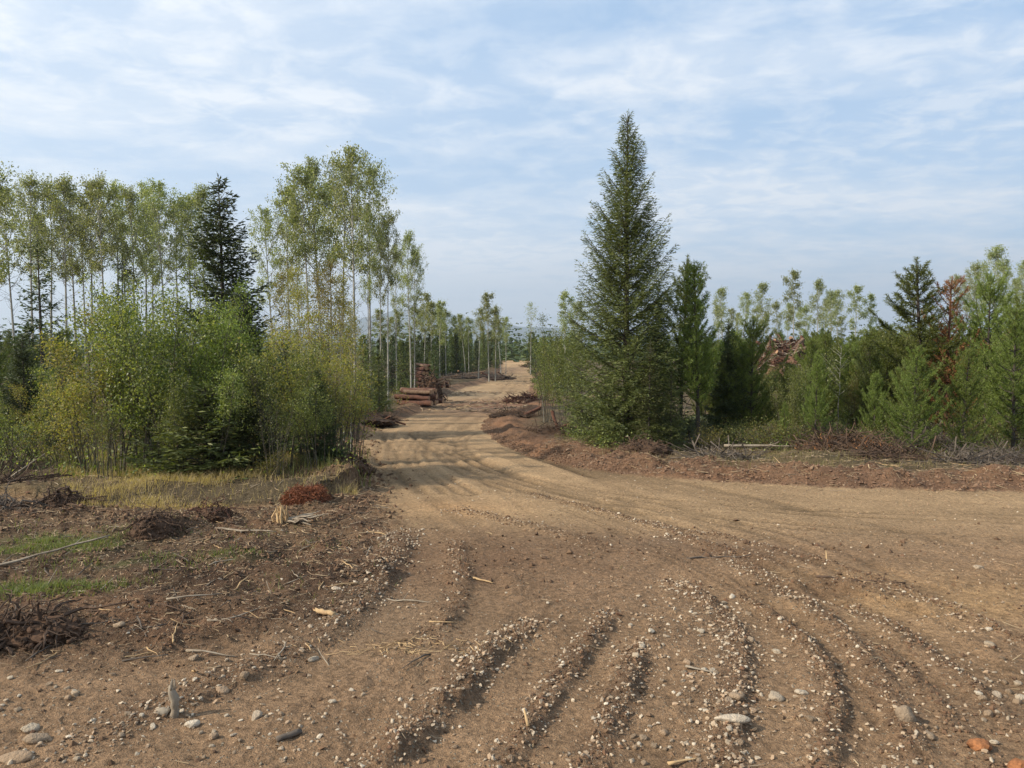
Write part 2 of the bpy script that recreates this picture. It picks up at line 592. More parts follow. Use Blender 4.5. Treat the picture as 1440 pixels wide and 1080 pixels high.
def bark_mat(name, a, b, scale=8, stretch=(1, 1, .25), bump=.4, marks=None):
    m, t, out = mat(name)
    tcn = t.new('ShaderNodeTexCoord')
    mp = t.new('ShaderNodeMapping'); mp.inputs['Scale'].default_value = stretch
    t.link(tcn.outputs['Object'], mp.inputs[0])
    nz = t.noise(mp.outputs[0], scale, 6, .65)
    c = t.mix(t.ramp(nz, [(.35, 0.0), (.65, 1.0)]), a, b)
    if marks:
        mp2 = t.new('ShaderNodeMapping'); mp2.inputs['Scale'].default_value = (2, 2, 9)
        t.link(tcn.outputs['Object'], mp2.inputs[0])
        mk = t.ramp(t.noise(mp2.outputs[0], 2.0, 4, .6), [(.60, 0.0), (.66, 1.0)])
        c = t.mix(mk, c, marks)
    p = t.new('ShaderNodeBsdfPrincipled'); p.inputs['Roughness'].default_value = .9
    p.inputs['Specular IOR Level'].default_value = .15
    t.link(c, p.inputs['Base Color'])
    bp = t.new('ShaderNodeBump'); bp.inputs['Strength'].default_value = bump; bp.inputs['Distance'].default_value = .02
    t.link(nz, bp.inputs['Height']); t.link(bp.outputs[0], p.inputs['Normal'])
    t.link(p.outputs[0], out.inputs[0])
    return m


def rnd_mat(name, cols, rough=.9, nscale=30, bump=.5, dirt=None, dist=.004):
    """stone / chip material: colour picked per loose piece and per object"""
    m, t, out = mat(name)
    geo = t.new('ShaderNodeNewGeometry'); oi = t.new('ShaderNodeObjectInfo')
    r = t.math('FRACT', t.math('ADD', geo.outputs['Random Per Island'], oi.outputs['Random']))
    n = len(cols)
    c = t.ramp(r, [(i / (n - 1), cc) for i, cc in enumerate(cols)])
    tcn = t.new('ShaderNodeTexCoord')
    nz = t.noise(tcn.outputs['Object'], nscale, 5, .6)
    c = t.mix(t.ramp(nz, [(.35, 0.0), (.75, .42)]), c, dirt or (.14, .10, .07))
    p = t.new('ShaderNodeBsdfPrincipled'); p.inputs['Roughness'].default_value = rough
    p.inputs['Specular IOR Level'].default_value = .2
    t.link(c, p.inputs['Base Color'])
    bp = t.new('ShaderNodeBump'); bp.inputs['Strength'].default_value = bump; bp.inputs['Distance'].default_value = dist
    t.link(nz, bp.inputs['Height']); t.link(bp.outputs[0], p.inputs['Normal'])
    t.link(p.outputs[0], out.inputs[0])
    return m


M = {}
M['spruce'] = leaf_mat('spruce_needles', [(.055, .070, .028), (.090, .112, .040), (.13, .155, .052), (.19, .205, .072)], .28, .55)
M['hero'] = leaf_mat('tall_spruce_needles', [(.050, .062, .024), (.082, .100, .034), (.125, .146, .046), (.19, .20, .066)], .25, .5)
M['spruce_dark'] = leaf_mat('dark_spruce_needles', [(.038, .054, .024), (.062, .084, .034), (.10, .125, .048)], .22, .55)
M['spruce_blue'] = leaf_mat('blue_spruce_needles', [(.085, .105, .055), (.14, .16, .09), (.06, .08, .04)], .15, .5)
M['pine'] = leaf_mat('pine_needles', [(.085, .115, .028), (.14, .175, .042), (.20, .235, .060)], .32, .5)
M['dead'] = leaf_mat('dead_needles', [(.34, .17, .06), (.24, .12, .05), (.42, .23, .09)], .2, .8)
M['aspen'] = leaf_mat('aspen_leaves', [(.12, .145, .048), (.185, .21, .075), (.26, .28, .12), (.38, .39, .23)], .42, .42, .2, .5)
M['sapling'] = leaf_mat('sapling_leaves', [(.070, .095, .028), (.115, .150, .040), (.19, .22, .060), (.32, .33, .11)], .42, .45, .22, .45)
M['yellow'] = leaf_mat('yellowing_leaves', [(.12, .135, .040), (.19, .19, .055), (.29, .25, .075), (.20, .15, .06)], .42, .5)
M['lime'] = leaf_mat('light_green_leaves', [(.080, .108, .028), (.125, .160, .042), (.20, .23, .065)], .45, .5)
M['grass'] = leaf_mat('green_grass_blades', [(.09, .115, .035), (.14, .165, .05), (.21, .22, .08)], .35, .6)
M['drygrass'] = leaf_mat('dry_grass_blades', [(.46, .36, .16), (.56, .45, .22), (.32, .26, .10), (.64, .52, .28)], .38, .7)
M['olivegrass'] = leaf_mat('olive_grass_blades', [(.14, .12, .05), (.20, .16, .075), (.11, .10, .04), (.28, .22, .12)], .3, .7)
M['bark'] = bark_mat('dark_bark', (.045, .035, .028), (.10, .085, .07), 10)
M['aspen_bark'] = bark_mat('pale_aspen_bark', (.40, .38, .33), (.24, .23, .19), 5, (1, 1, .6), .2, marks=(.05, .045, .04))
M['twig'] = bark_mat('grey_twigs', (.080, .064, .050), (.15, .122, .098), 12)
M['stem'] = bark_mat('sapling_stems', (.06, .05, .036), (.13, .115, .085), 10)
M['deadwood'] = bark_mat('bleached_deadwood', (.34, .29, .22), (.20, .155, .11), 9, (1, 1, .2))
M['freshwood'] = bark_mat('fresh_split_wood', (.50, .35, .18), (.34, .22, .12), 14, (1, 1, .15))
M['brownwood'] = bark_mat('brown_wood', (.125, .080, .054), (.062, .042, .030), 12, (1, 1, .3))
M['redlog'] = bark_mat('red_brown_log_bark', (.15, .070, .045), (.065, .036, .027), 9, (1, 1, .4))
M['logtop'] = bark_mat('weathered_log_bark', (.22, .145, .095), (.10, .065, .042), 9, (1, 1, .4))
M['logend'] = bark_mat('sawn_log_end', (.42, .27, .15), (.26, .14, .085), 16)
M['soildark'] = rnd_mat('dark_root_soil', [(.045, .028, .019), (.075, .046, .029), (.115, .066, .040)], 1, 14, .9, (.035, .026, .02), .02)
M['clod'] = rnd_mat('soil_clods', [(.085, .052, .033), (.13, .078, .046), (.20, .125, .072), (.16, .085, .05)], 1, 60, .8, (.07, .048, .034))
M['crumb'] = rnd_mat('earth_crumbs', [(.17, .105, .06), (.27, .17, .10), (.36, .24, .145), (.44, .31, .20)], 1, 60, .6, (.12, .085, .055))
M['redclod'] = rnd_mat('reddish_soil_clods', [(.13, .075, .046), (.20, .115, .068), (.16, .095, .06), (.27, .18, .115)], 1, 60, .8, (.12, .075, .05))
M['stone'] = rnd_mat('pale_stones', [(.36, .27, .18), (.50, .42, .31), (.28, .20, .13), (.60, .52, .40), (.22, .16, .105), (.40, .28, .18), (.26, .20, .14)], .95, 3.2, .7, (.30, .20, .12), .03)
M['chip'] = rnd_mat('wood_chips', [(.30, .21, .12), (.46, .35, .21), (.20, .13, .08), (.12, .085, .06), (.38, .30, .20)], .9, 30, .3, (.16, .11, .07))
M['orange'] = bark_mat('orange_bark', (.36, .15, .06), (.17, .075, .035), 22, (1, 1, 1), .8)
M['redneedle'] = leaf_mat('red_dead_needles', [(.18, .07, .035), (.26, .11, .05), (.13, .055, .03)], .1, .9)
M['redstump'] = bark_mat('red_rotten_wood', (.26, .10, .055), (.14, .06, .04), 12)


def ground_material():
    m, t, out = mat('earth')
    at = t.new('ShaderNodeAttribute', attribute_name='soil')
    st = t.new('ShaderNodeAttribute', attribute_name='stony')
    tcn = t.new('ShaderNodeTexCoord')
    co = tcn.outputs['Object']
    n1 = t.noise(co, 2.2, 6, .6)
    n2 = t.noise(co, 28, 6, .65)
    n3 = t.noise(co, 150, 4, .6)
    c = at.outputs['Color']
    v1 = t.ramp(n1, [(.25, .82), (.75, 1.18)])
    v2 = t.ramp(n2, [(.28, .50), (.5, 1.0), (.72, 1.5)])
    v3 = t.ramp(n3, [(.3, .62), (.7, 1.38)])
    c = t.mix(1, c, v1, 'MULTIPLY'); c = t.mix(1, c, v2, 'MULTIPLY'); c = t.mix(1, c, v3, 'MULTIPLY')
    # small gravel: pale grains in the surface, two sizes
    def grains(scale, lo, hi, colr, thr):
        v = t.new('ShaderNodeTexVoronoi'); v.inputs['Scale'].default_value = scale
        v.inputs['Randomness'].default_value = 1
        t.link(co, v.inputs['Vector'])
        sepc = t.new('ShaderNodeSeparateColor'); t.link(v.outputs['Color'], sepc.inputs[0])
        pick = t.math('GREATER_THAN', t.math('ADD', sepc.outputs[0], t.math('MULTIPLY', st.outputs['Fac'], .38)), thr)
        body = t.ramp(v.outputs['Distance'], [(lo, 1.0), (hi, 0.0)])
        f = t.math('MULTIPLY', pick, body)
        cc = t.mix(sepc.outputs[1], colr, (colr[0] * .55, colr[1] * .52, colr[2] * .48))
        return f, cc
    f1, c1 = grains(48, .22, .34, (.40, .345, .26), .90)
    f2, c2 = grains(110, .24, .40, (.36, .30, .22), .86)
    c = t.mix(t.math('MULTIPLY', f2, .75), c, c2)
    c = t.mix(t.math('MULTIPLY', f1, .85), c, c1)
    p = t.new('ShaderNodeBsdfPrincipled'); p.inputs['Roughness'].default_value = .97
    p.inputs['Specular IOR Level'].default_value = .1
    t.link(c, p.inputs['Base Color'])
    h = t.math('ADD', t.math('MULTIPLY', n2, .9), t.math('MULTIPLY', n3, .35))
    h = t.math('ADD', h, t.math('MULTIPLY', f1, .30))
    h = t.math('ADD', h, t.math('MULTIPLY', f2, .15))
    bp = t.new('ShaderNodeBump'); bp.inputs['Strength'].default_value = 1.0; bp.inputs['Distance'].default_value = .045
    t.link(h, bp.inputs['Height']); t.link(bp.outputs[0], p.inputs['Normal'])
    t.link(p.outputs[0], out.inputs[0])
    return m


M['ground'] = ground_material()

# ------------------------------------------------------------------ the ground: one sheet to the horizon
def soil_colour(x, y, E):
    def C(*c): return np.array(c)[None]
    n1 = fbm(x * .9, y * .9, 4, 500)[:, None]
    n2 = fbm(x * 3.5, y * 3.5, 4, 510, .6)[:, None]
    col = C(.375, .250, .138) * (1 + .10 * n1)                       # packed road
    far = sstep(9, 20, y)
    col = col * (1 + (far * .30 * fbm(x * .28, y * .20, 4, 530, .6))[:, None])
    fg = E['fg'][:, None]
    col = col * (1 - fg) + fg * C(.280, .178, .103) * (1 + .15 * n1 + .1 * n2)
    col = col * (1 + .42 * E['tr'][:, None] * (E['road'] * (1 - .45 * E['fg']))[:, None])
    col = np.where(E['rut'][:, None] > 0, col * (1 - .10 * E['rut'][:, None]) + .10 * E['rut'][:, None] * C(.36, .235, .13), col)
    col = col * (1 - .36 * E['tc'][:, None])
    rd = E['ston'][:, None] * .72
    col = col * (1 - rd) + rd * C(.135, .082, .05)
    def paint(col, wgt, c): 
        wgt = np.clip(wgt, 0, 1)[:, None]
        return col * (1 - wgt) + wgt * np.array(c)[None]
    # sandy and reddish patches, damp darker soil turned over by the blade
    for (px, py, rx, ry, wt, c) in ((640, 715, .8, .7, .55, (.46, .27, .13)), (1360, 835, 1.2, .7, .5, (.48, .30, .14)), (560, 560, 7, 3, .25, (.42, .32, .21)),
                                    (690, 571, 3.4, 5.5, .95, (.17, .078, .05)), (650, 552, 5, 6, .35, (.24, .19, .13)), (722, 520, 3, 8, .6, (.24, .15, .095)), (640, 575, 2, 1.6, .5, (.34, .26, .17)),
                                    (680, 790, 1.2, 1.0, .75, (.185, .110, .064)), (790, 760, .9, .7, .55, (.175, .106, .064)), (610, 760, .6, .9, .5, (.18, .108, .062)),
                                    (1040, 775, .9, .35, .65, (.20, .12, .07)), (1190, 824, .6, .22, .75, (.16, .098, .06)), (960, 760, .5, .3, .4, (.17, .115, .08)),
                                    (560, 870, .7, .6, .5, (.19, .13, .08)), (330, 1000, 1.6, .5, .25, (.27, .17, .10))):
        nn = np.clip(.9 + .7 * n2[:, 0], 0, 1.5)
        col = paint(col, wt * blob(x, y, px, py, rx, ry) * nn, c)
    # left clearing: dark turned earth
    dk = E['ro'] * np.clip(.80 + .5 * E['med'] + .3 * E['rn'], .25, 1)
    col = paint(col, dk, (.078, .047, .030))
    col = paint(col, E['ro'] * .7 * sstep(.05, .5, fbm(x * 1.1, y * 1.1, 3, 555)), (.18, .10, .058))
    # banks and forest floor
    bR = sstep(-.12, .15, E['sR']); bL = sstep(-.12, .2, E['sL'])
    col = paint(col, bR * .95, (.175, .100, .060))
    col = paint(col, bR * sstep(-.1, .4, fbm(x * .7, y * .7, 3, 560)) * .7, (.235, .125, .068))
    col = paint(col, bR * sstep(0, .5, fbm(x * 1.9, y * 1.9, 3, 561)) * .6, (.12, .070, .045))
    col = paint(col, bL * .95, (.16, .095, .058))
    col = paint(col, bL * sstep(0, .5, fbm(x * 1.2, y * 1.2, 3, 563)) * .6, (.27, .17, .10))
    fl = np.maximum(sstep(1.0, 2.2, E['sR'] + .5 * E['med']), sstep(.6, 1.7, E['sL'] + .6 * E['med']))
    col = paint(col, fl, (.105, .078, .045))
    col = paint(col, fl * sstep(0, .5, fbm(x * .5, y * .5, 3, 570)), (.16, .115, .062))
    col = paint(col, sstep(150, 170, y), (.05, .06, .03))
    # green patches on the left
    for (px, py, rx, ry) in ((40, 770, .9, .45), (40, 830, .6, .2), (170, 800, .3, .12), (330, 790, .3, .1)):
        col = paint(col, .6 * blob(x, y, px, py, rx, ry) * (.8 + .6 * n2[:, 0]), (.09, .11, .04))
    return np.clip(col, .01, 1)


def build_ground():
    a_front = np.linspace(-R(43), R(43), 425)
    a_back = np.linspace(R(43), R(317), 50)[1:-1]
    ang = np.concatenate([a_front, a_back])
    rad = np.concatenate([[.25, .6, 1.0, 1.4], np.geomspace(1.75, 55, 660), np.geomspace(56, 190, 60), np.geomspace(200, 9000, 46)])
    A, Rr = np.meshgrid(ang, rad)
    x = (np.sin(A) * Rr).ravel(); y = (np.cos(A) * Rr).ravel()
    E = ground_eval(x, y)
    V = np.stack([x, y, E['z']], 1)
    na, nr = len(ang), len(rad)
    global GA, GR, GZ
    GA, GR, GZ = ang, rad, E['z'].reshape(nr, na)
    i = np.arange(nr - 1)[:, None] * na; j = np.arange(na)[None]; j2 = (j + 1) % na
    Q = np.stack([i + j, i + na + j, i + na + j2, i + j2], -1).reshape(-1, 4)
    V = np.vstack([V, [0, 0, gz(0, 0)]])
    c = len(V) - 1
    jj = np.arange(na)
    T = np.stack([np.full(na, c), jj, (jj + 1) % na], 1)
    b = MB(); b.add(V, Q, T)
    me = b.mesh('ground', M['ground'], True)
    # faces wind upward
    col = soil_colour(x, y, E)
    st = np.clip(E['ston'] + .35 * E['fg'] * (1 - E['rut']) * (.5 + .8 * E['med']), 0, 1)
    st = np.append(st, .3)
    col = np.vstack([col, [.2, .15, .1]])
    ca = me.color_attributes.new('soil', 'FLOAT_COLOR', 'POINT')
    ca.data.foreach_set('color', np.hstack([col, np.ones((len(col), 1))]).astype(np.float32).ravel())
    sa = me.attributes.new('stony', 'FLOAT', 'POINT')
    sa.data.foreach_set('value', st.astype(np.float32))
    return thing('ground', kind='structure', mesh=me)


build_ground()


def gza(x, y):
    x = np.asarray(x, float); y = np.asarray(y, float)
    a = np.arctan2(x, y); a = np.where(a < GA[0], a + 2 * math.pi, a)
    r_ = np.hypot(x, y)
    fi = np.interp(a, np.append(GA, GA[0] + 2 * math.pi), np.arange(len(GA) + 1.0)); fj = np.interp(r_, GR, np.arange(float(len(GR))))
    i = np.minimum(fi.astype(int), len(GA) - 1); j = np.minimum(fj.astype(int), len(GR) - 2)
    u = fi - i; v = fj - j; i2 = (i + 1) % len(GA)
    return (GZ[j, i] * (1 - u) + GZ[j, i2] * u) * (1 - v) + (GZ[j + 1, i] * (1 - u) + GZ[j + 1, i2] * u) * v


def gz(x, y):
    return float(gza(np.array([x]), np.array([y]))[0])


# ------------------------------------------------------------------ mountains far off
def mountains():
    m, t, out = mat('far_slopes')
    tcn = t.new('ShaderNodeTexCoord')
    c = t.mix(t.ramp(t.noise(tcn.outputs['Object'], .004, 5, .6), [(.4, 0.0), (.6, 1.0)]), (.05, .065, .05), (.10, .11, .09))
    p = t.new('ShaderNodeBsdfPrincipled'); p.inputs['Roughness'].default_value = 1
    t.link(c, p.inputs['Base Color']); t.link(p.outputs[0], out.inputs[0])
    nx, ny = 220, 40
    X = np.linspace(-6500, 6500, nx); Y = np.linspace(4300, 8200, ny)
    XX, YY = np.meshgrid(X, Y); x = XX.ravel(); y = YY.ravel()
    k = y / 6000
    px = 720 + x / y * F
    env = np.interp(px, [-500, 0, 200, 420, 540, 590, 625, 660, 700, 735, 790, 900, 1000, 1200, 1500, 2200],
                    [60, 60, 70, 90, 190, 250, 225, 180, 145, 105, 90, 50, 40, 30, 30, 30])
    prof = np.interp(y, [4300, 5200, 6000, 6800, 8200], [0, .55, 1.0, .8, .5])
    z = -14 + env * prof * (1 + .22 * fbm(x / 500, y / 500, 5, 900)) + 25 * fbm(x / 160, y / 160, 4, 910) * prof
    V = np.stack([x, y, z], 1)
    i = np.arange(ny - 1)[:, None] * nx; j = np.arange(nx - 1)[None]
    Q = np.stack([i + j, i + j + 1, i + nx + j + 1, i + nx + j], -1).reshape(-1, 4)
    b = MB(); b.add(V, Q)
    thing('mountains', kind='structure', mesh=b.mesh('mountains', m, True))


mountains()

# ------------------------------------------------------------------ trees
def trunk_path(h, rg, bend=.02, n=10):
    t = np.linspace(0, 1, n)
    P = np.zeros((n, 3)); P[:, 2] = t * h
    for k in (0, 1):
        a, b_ = rg.normal(size=2) * bend * h
        P[:, k] = a * np.sin(t * 2.2) * t + b_ * .4 * np.sin(t * 6 + rg.random() * 6) * t * .5
    return P


def at_h(P, z):
    return np.array([np.interp(z, P[:, 2], P[:, 0]), np.interp(z, P[:, 2], P[:, 1]), z])


def make_spruce(seed, h=8.0, rad=1.6, spacing=.2, per=7, tw=.06, tl=.13, tww=.035, low=.05, shape=.85, mats='spruce', sparse=0., droop=.12, up=.5, sag=.0, trunk_r=None, ragged=.25, belly=None):
    rg = np.random.default_rng(seed)
    tr = MB(); br = MB(); cr = MB()
    P = trunk_path(h, rg, .008, 14)
    r0 = trunk_r or h * .011
    tr.tube(P, r0 * (1 - np.linspace(0, 1, 14)) ** .8 + .006, 8)
    z = low * h
    while z < h * .985:
        t = z / h
        L0 = rad * ((1 - t) ** shape) + .05
        if belly is not None:
            L0 *= np.interp(t, belly[0], belly[1])
        nb = max(3, int(round(per * (.6 + .4 * (1 - t)))))
        a0 = rg.random() * 6.28
        for k in range(nb):
            if rg.random() < sparse:
                continue
            L = L0 * (1 + ragged * rg.normal() * .8)
            L = min(max(.08, L), 1.28 * L0)
            az = a0 + k * 6.283 / nb + rg.normal() * .18
            el = (-droop + (up + droop) * t ** .8) + rg.normal() * .08
            b0 = at_h(P, min(h * .99, z + rg.normal() * spacing * .3))
            H = np.array([math.cos(az), math.sin(az), 0])
            Sd = np.array([-H[1], H[0], 0])
            n = max(3, int(L / (.05 if tw < .05 else tw) ))
            s = np.linspace(.12, 1, n)
            curl = .22 * L
            ax = b0 + H * (L * s)[:, None] * math.cos(el)
            ax[:, 2] += L * s * math.sin(el) + curl * s ** 2.2 - sag * L * s * (1 - s) * 1.2
            br.tube(np.vstack([b0, ax[::max(1, n // 4)], ax[-1]]), np.linspace(.012 + .006 * L, .003, len(ax[::max(1, n // 4)]) + 2), 3, cap=False)
            # secondary twigs to both sides
            for sgn in (-1, 1):
                l2 = (np.minimum(.5, .48 * L * (1.05 - s) ** .8) + .05) * (.75 + .5 * rg.random(n))
                axd = H[None] * 1.0 + np.array([0, 0, math.sin(el) + .4 * 1])[None] * s[:, None] * .6
                d2 = unit(axd * .75 + sgn * Sd[None] * .8 + np.stack([0 * s, 0 * s, -.18 + .1 * rg.normal(size=n)], 1) + rg.normal(size=(n, 3)) * .12)
                nt = np.maximum(1, (l2 / (tl * .42)).astype(int))
                idx = np.repeat(np.arange(n), nt)
                frac = np.concatenate([(np.arange(q) + rg.random(q)) / q for q in nt])
                base = ax[idx] + d2[idx] * (l2[idx] * frac)[:, None]
                base[:, 2] -= .12 * (l2[idx] * frac) ** 1.3
                sg2 = np.where(rg.random(len(idx)) < .5, -1, 1)
                perp = unit(np.cross(d2[idx], np.array([0, 0, 1.0])))
                dd = unit(d2[idx] * .8 + perp * sg2[:, None] * .7 + rg.normal(size=(len(idx), 3)) * .25)
                cr.rhomb(base, dd, tl * (.7 + .6 * rg.random(len(idx))), tww * (.8 + .5 * rg.random(len(idx))), rg=rg, up=1.2)
            # along the axis and its tip
            base = ax; dd = unit(H[None] + np.array([0, 0, .5])[None] * s[:, None] + rg.normal(size=(n, 3)) * .35)
            cr.rhomb(base, dd, tl * 1.1, tww * 1.1, rg=rg)
        z += spacing * (1 - .45 * t) * (.8 + .4 * rg.random())
    # leader
    zz_ = np.linspace(h * .93, h, 10)
    base = np.stack([at_h(P, q) for q in zz_])
    dd = unit(rg.normal(size=(10, 3)) * .5 + np.array([0, 0, 1.0]))
    cr.rhomb(base, dd, tl, tww, rg=rg)
    me = lambda b, nm, m_: b.mesh(nm, M[m_])
    return dict(h=h, parts=[('trunk', me(tr, 'spruce_trunk', 'bark')), ('branches', me(br, 'spruce_branches', 'bark')), ('crown', me(cr, 'spruce_crown', mats))])


def make_pine(seed, h=5.5, rad=1.1, low=.12, spacing=.30, per=5, mats='pine', nl=.105, nw=.016, dens=1., bark='bark', sparse=0., shape=.7):
    rg = np.random.default_rng(seed)
    tr = MB(); br = MB(); cr = MB()
    P = trunk_path(h, rg, .012, 12)
    tr.tube(P, h * .012 * (1 - np.linspace(0, 1, 12)) ** .8 + .008, 7)
    z = low * h
    def needles(A, B, step):
        L = np.linalg.norm(B - A)
        n = max(5, int(L / step * 4.6 * dens))
        f = rg.random(n)
        D = unit(B - A)
        base = A + (B - A) * f[:, None]
        dd = unit(D[None] * .75 + rg.normal(size=(n, 3)) * .62)
        cr.rhomb(base, dd, nl * (.7 + .6 * rg.random(n)), nw, rg=rg)
    while z < h * .97:
        t = z / h
        L0 = rad * min(1, 1.35 * (1 - t) ** shape) * (0.75 + .25 * min(1, t * 4)) + .08
        nb = per + (rg.random() < .4)
        a0 = rg.random() * 6.28
        for k in range(nb):
            if rg.random() < sparse:
                continue
            L = max(.1, L0 * (1 + .33 * rg.normal()))
            az = a0 + k * 6.283 / nb + rg.normal() * .25
            el = .25 + .75 * t + rg.normal() * .12
            b0 = at_h(P, z + rg.normal() * .04)
            H = np.array([math.cos(az), math.sin(az), 0]); Sd = np.array([-H[1], H[0], 0])
            n = 6
            s = np.linspace(0, 1, n)
            ax = b0 + H * (L * s)[:, None] * math.cos(el * .7)
            ax[:, 2] += L * (math.sin(el * .4) * s + .62 * s ** 2.2)
            ax[:, :2] += np.cumsum(rg.normal(size=(n, 2)) * L * .03, axis=0)
            br.tube(ax, np.linspace(.014 + .005 * L, .005, n), 3, cap=False)
            for i in range(1 if L < .5 else 2, n):
                needles(ax[i - 1], ax[i], .03)
            ns = int(L / .16)
            for q in range(ns):
                f = .3 + .65 * rg.random()
                p0 = ax[0] + (ax[-1] - ax[0]) * f
                i0 = f * (n - 1); i1 = int(i0)
                p0 = ax[i1] + (ax[min(n - 1, i1 + 1)] - ax[i1]) * (i0 - i1)
                dv = unit(H * .7 + Sd * (rg.choice([-1, 1]) * .8) + np.array([0, 0, .65 + .6 * rg.random()]))
                l2 = (.16 + .30 * L * (1 - f)) * (.7 + .6 * rg.random())
                needles(p0, p0 + dv * l2, .028)
        z += spacing * (1 - .3 * t) * (.8 + .4 * rg.random())
    top = P[-1]
    needles(top - np.array([0, 0, .35]), top + np.array([0, 0, .05]), .02)
    return dict(h=h, parts=[('trunk', tr.mesh('pine_trunk', M[bark])), ('branches', br.mesh('pine_branches', M[bark])), ('crown', cr.mesh('pine_crown', M[mats]))])


def make_aspen(seed, h=12., cb=.5, rad=1.5, nl=4200, leaf=.085, mats='aspen', bark='aspen_bark', r0=None, dead=10, nb=22, lean=.02, cl=.30):
    rg = np.random.default_rng(seed)
    tr = MB(); br = MB(); cr = MB()
    P = trunk_path(h, rg, lean, 14)
    r0 = r0 or h * .0085
    tr.tube(P, r0 * (1 - np.linspace(0, 1, 14) * .93), 8)
    ends = []; wts = []
    def curve(p0, d, L, n=6, upc=.25):
        s = np.linspace(0, 1, n)
        Q = p0 + d * (L * s)[:, None]
        Q[:, 2] += upc * L * s ** 2
        Q += np.cumsum(rg.normal(size=(n, 3)) * L * .03, axis=0) * (s > 0)[:, None]
        return Q
    for k in range(nb):
        t = cb + (1 - cb) * ((k + rg.random()) / nb) * .97
        u = (t - cb) / (1 - cb)
        env = math.sin(math.pi * min(1, (u * .82 + .16))) ** .7
        L = rad * env * (.65 + .5 * rg.random())
        az = k * 2.4 + rg.normal() * .4
        el = R(38 + 25 * u) + rg.normal() * .12
        d = np.array([math.cos(az) * math.cos(el), math.sin(az) * math.cos(el), math.sin(el)])
        Q = curve(at_h(P, t * h), d, L)
        br.tube(Q, np.linspace(.010 + .012 * L, .004, len(Q)), 4, cap=False)
        for j in range(8):
            i = rg.integers(2, 6)
            dv = unit(d + rg.normal(size=3) * .6 + np.array([0, 0, .15]))
            l2 = L * (.25 + .25 * rg.random())
            q2 = curve(Q[i], dv, l2, 4, .15)
            br.tube(q2, np.linspace(.008, .003, 4), 3, cap=False)
            ends += [q2[-1], q2[2]]; wts += [1.2, .8]
        ends.append(Q[-1]); wts.append(1.2)
    for k in range(dead):
        t = .18 + (cb - .12) * rg.random()
        az = rg.random() * 6.28; el = R(15 + 30 * rg.random())
        d = np.array([math.cos(az) * math.cos(el), math.sin(az) * math.cos(el), math.sin(el)])
        Q = curve(at_h(P, t * h), d, rad * (.35 + .5 * rg.random()), 5, .1)
        br.tube(Q, np.linspace(.012, .003, 5), 3, cap=False, mi=1)
        for j in range(2):
            q2 = curve(Q[rg.integers(1, 4)], unit(d + rg.normal(size=3) * .6), rad * .25, 3, 0)
            br.tube(q2, [.006, .004, .002], 3, cap=False, mi=1)
    ends = np.array(ends); wts = np.array(wts); wts *= .35 + 1.1 * rg.random(len(wts)); wts /= wts.sum()
    ix = rg.choice(len(ends), nl, p=wts)
    C = ends[ix] + rg.normal(size=(nl, 3)) * cl * np.array([1, 1, .8]) * (.35 + .7 * rg.random(nl))[:, None]
    D = unit(rg.normal(size=(nl, 3)) + np.array([0, 0, -.5]))
    cr.rhomb(C, D, leaf * (.7 + .6 * rg.random(nl)), leaf * .85, rg=rg, wide=.42)
    return dict(h=h, parts=[('trunk', tr.mesh('aspen_trunk', M[bark])), ('branches', br.mesh('aspen_branches', [M[bark], M['twig']])), ('crown', cr.mesh('aspen_crown', M[mats]))])


def make_sapling(seed, h=3.0, stems=5, spread=.5, nl=3500, leaf=.045, mats='sapling', low=.25, bare=.0, narrow=1., bark='stem', cl=.10):
    rg = np.random.default_rng(seed)
    st = MB(); cr = MB(); tw = MB()
    pts = []
    for k in range(stems):
        hh = h * (1 if k == 0 else .62 + .36 * rg.random())
        az = rg.random() * 6.28
        ln = spread * (.3 + .9 * rg.random()) * (0.5 if k == 0 else 1)
        n = 10; s = np.linspace(0, 1, n)
        b0 = np.array([math.cos(az), math.sin(az), 0]) * .12 * rg.random() * stems ** .5
        Q = b0 + np.array([math.cos(az), math.sin(az), 0])[None] * (ln * s ** 1.4)[:, None]
        Q[:, 2] = hh * s
        Q[:, :2] += np.cumsum(rg.normal(size=(n, 2)) * .018 * hh / 3, axis=0)
        st.tube(Q, np.linspace(.006 + .0045 * hh, .003, n), 5)
        nb = int(9 * hh)
        for j in range(nb):
            f = low + (1 - low) * rg.random()
            i0 = f * (n - 1); i1 = min(n - 2, int(i0))
            p0 = Q[i1] + (Q[i1 + 1] - Q[i1]) * (i0 - i1)
            a2 = rg.random() * 6.28; el = R(25 + 30 * rg.random())
            L = (.14 + .16 * hh * (1 - f) ** .6 * narrow) * (.6 + .7 * rg.random())
            L *= 1 + 1.3 * rg.random() ** 3
            d = np.array([math.cos(a2) * math.cos(el), math.sin(a2) * math.cos(el), math.sin(el)])
            q = p0 + d * (np.linspace(0, 1, 4) * L)[:, None]
            q[:, 2] += .1 * L * np.linspace(0, 1, 4) ** 2
            tw.tube(q, [.0045, .0035, .0025, .0015], 3, cap=False)
            if rg.random() > bare:
                pts += [q[1] * .5 + q[2] * .5, q[2], q[3], q[3]] * int(1 + 4 * rg.random() ** 2)
    pts = np.array(pts)
    ix = rg.integers(0, len(pts), nl)
    C = pts[ix] + rg.normal(size=(nl, 3)) * cl
    D = unit(rg.normal(size=(nl, 3)) + np.array([0, 0, -.35]))
    cr.rhomb(C, D, leaf * (.6 + .8 * rg.random(nl)), leaf * .62, rg=rg, wide=.4)
    return dict(h=h, parts=[('stems', st.mesh('sapling_stems', M[bark])), ('twigs', tw.mesh('sapling_twigs', M[bark])), ('crown', cr.mesh('sapling_crown', M[mats]))])


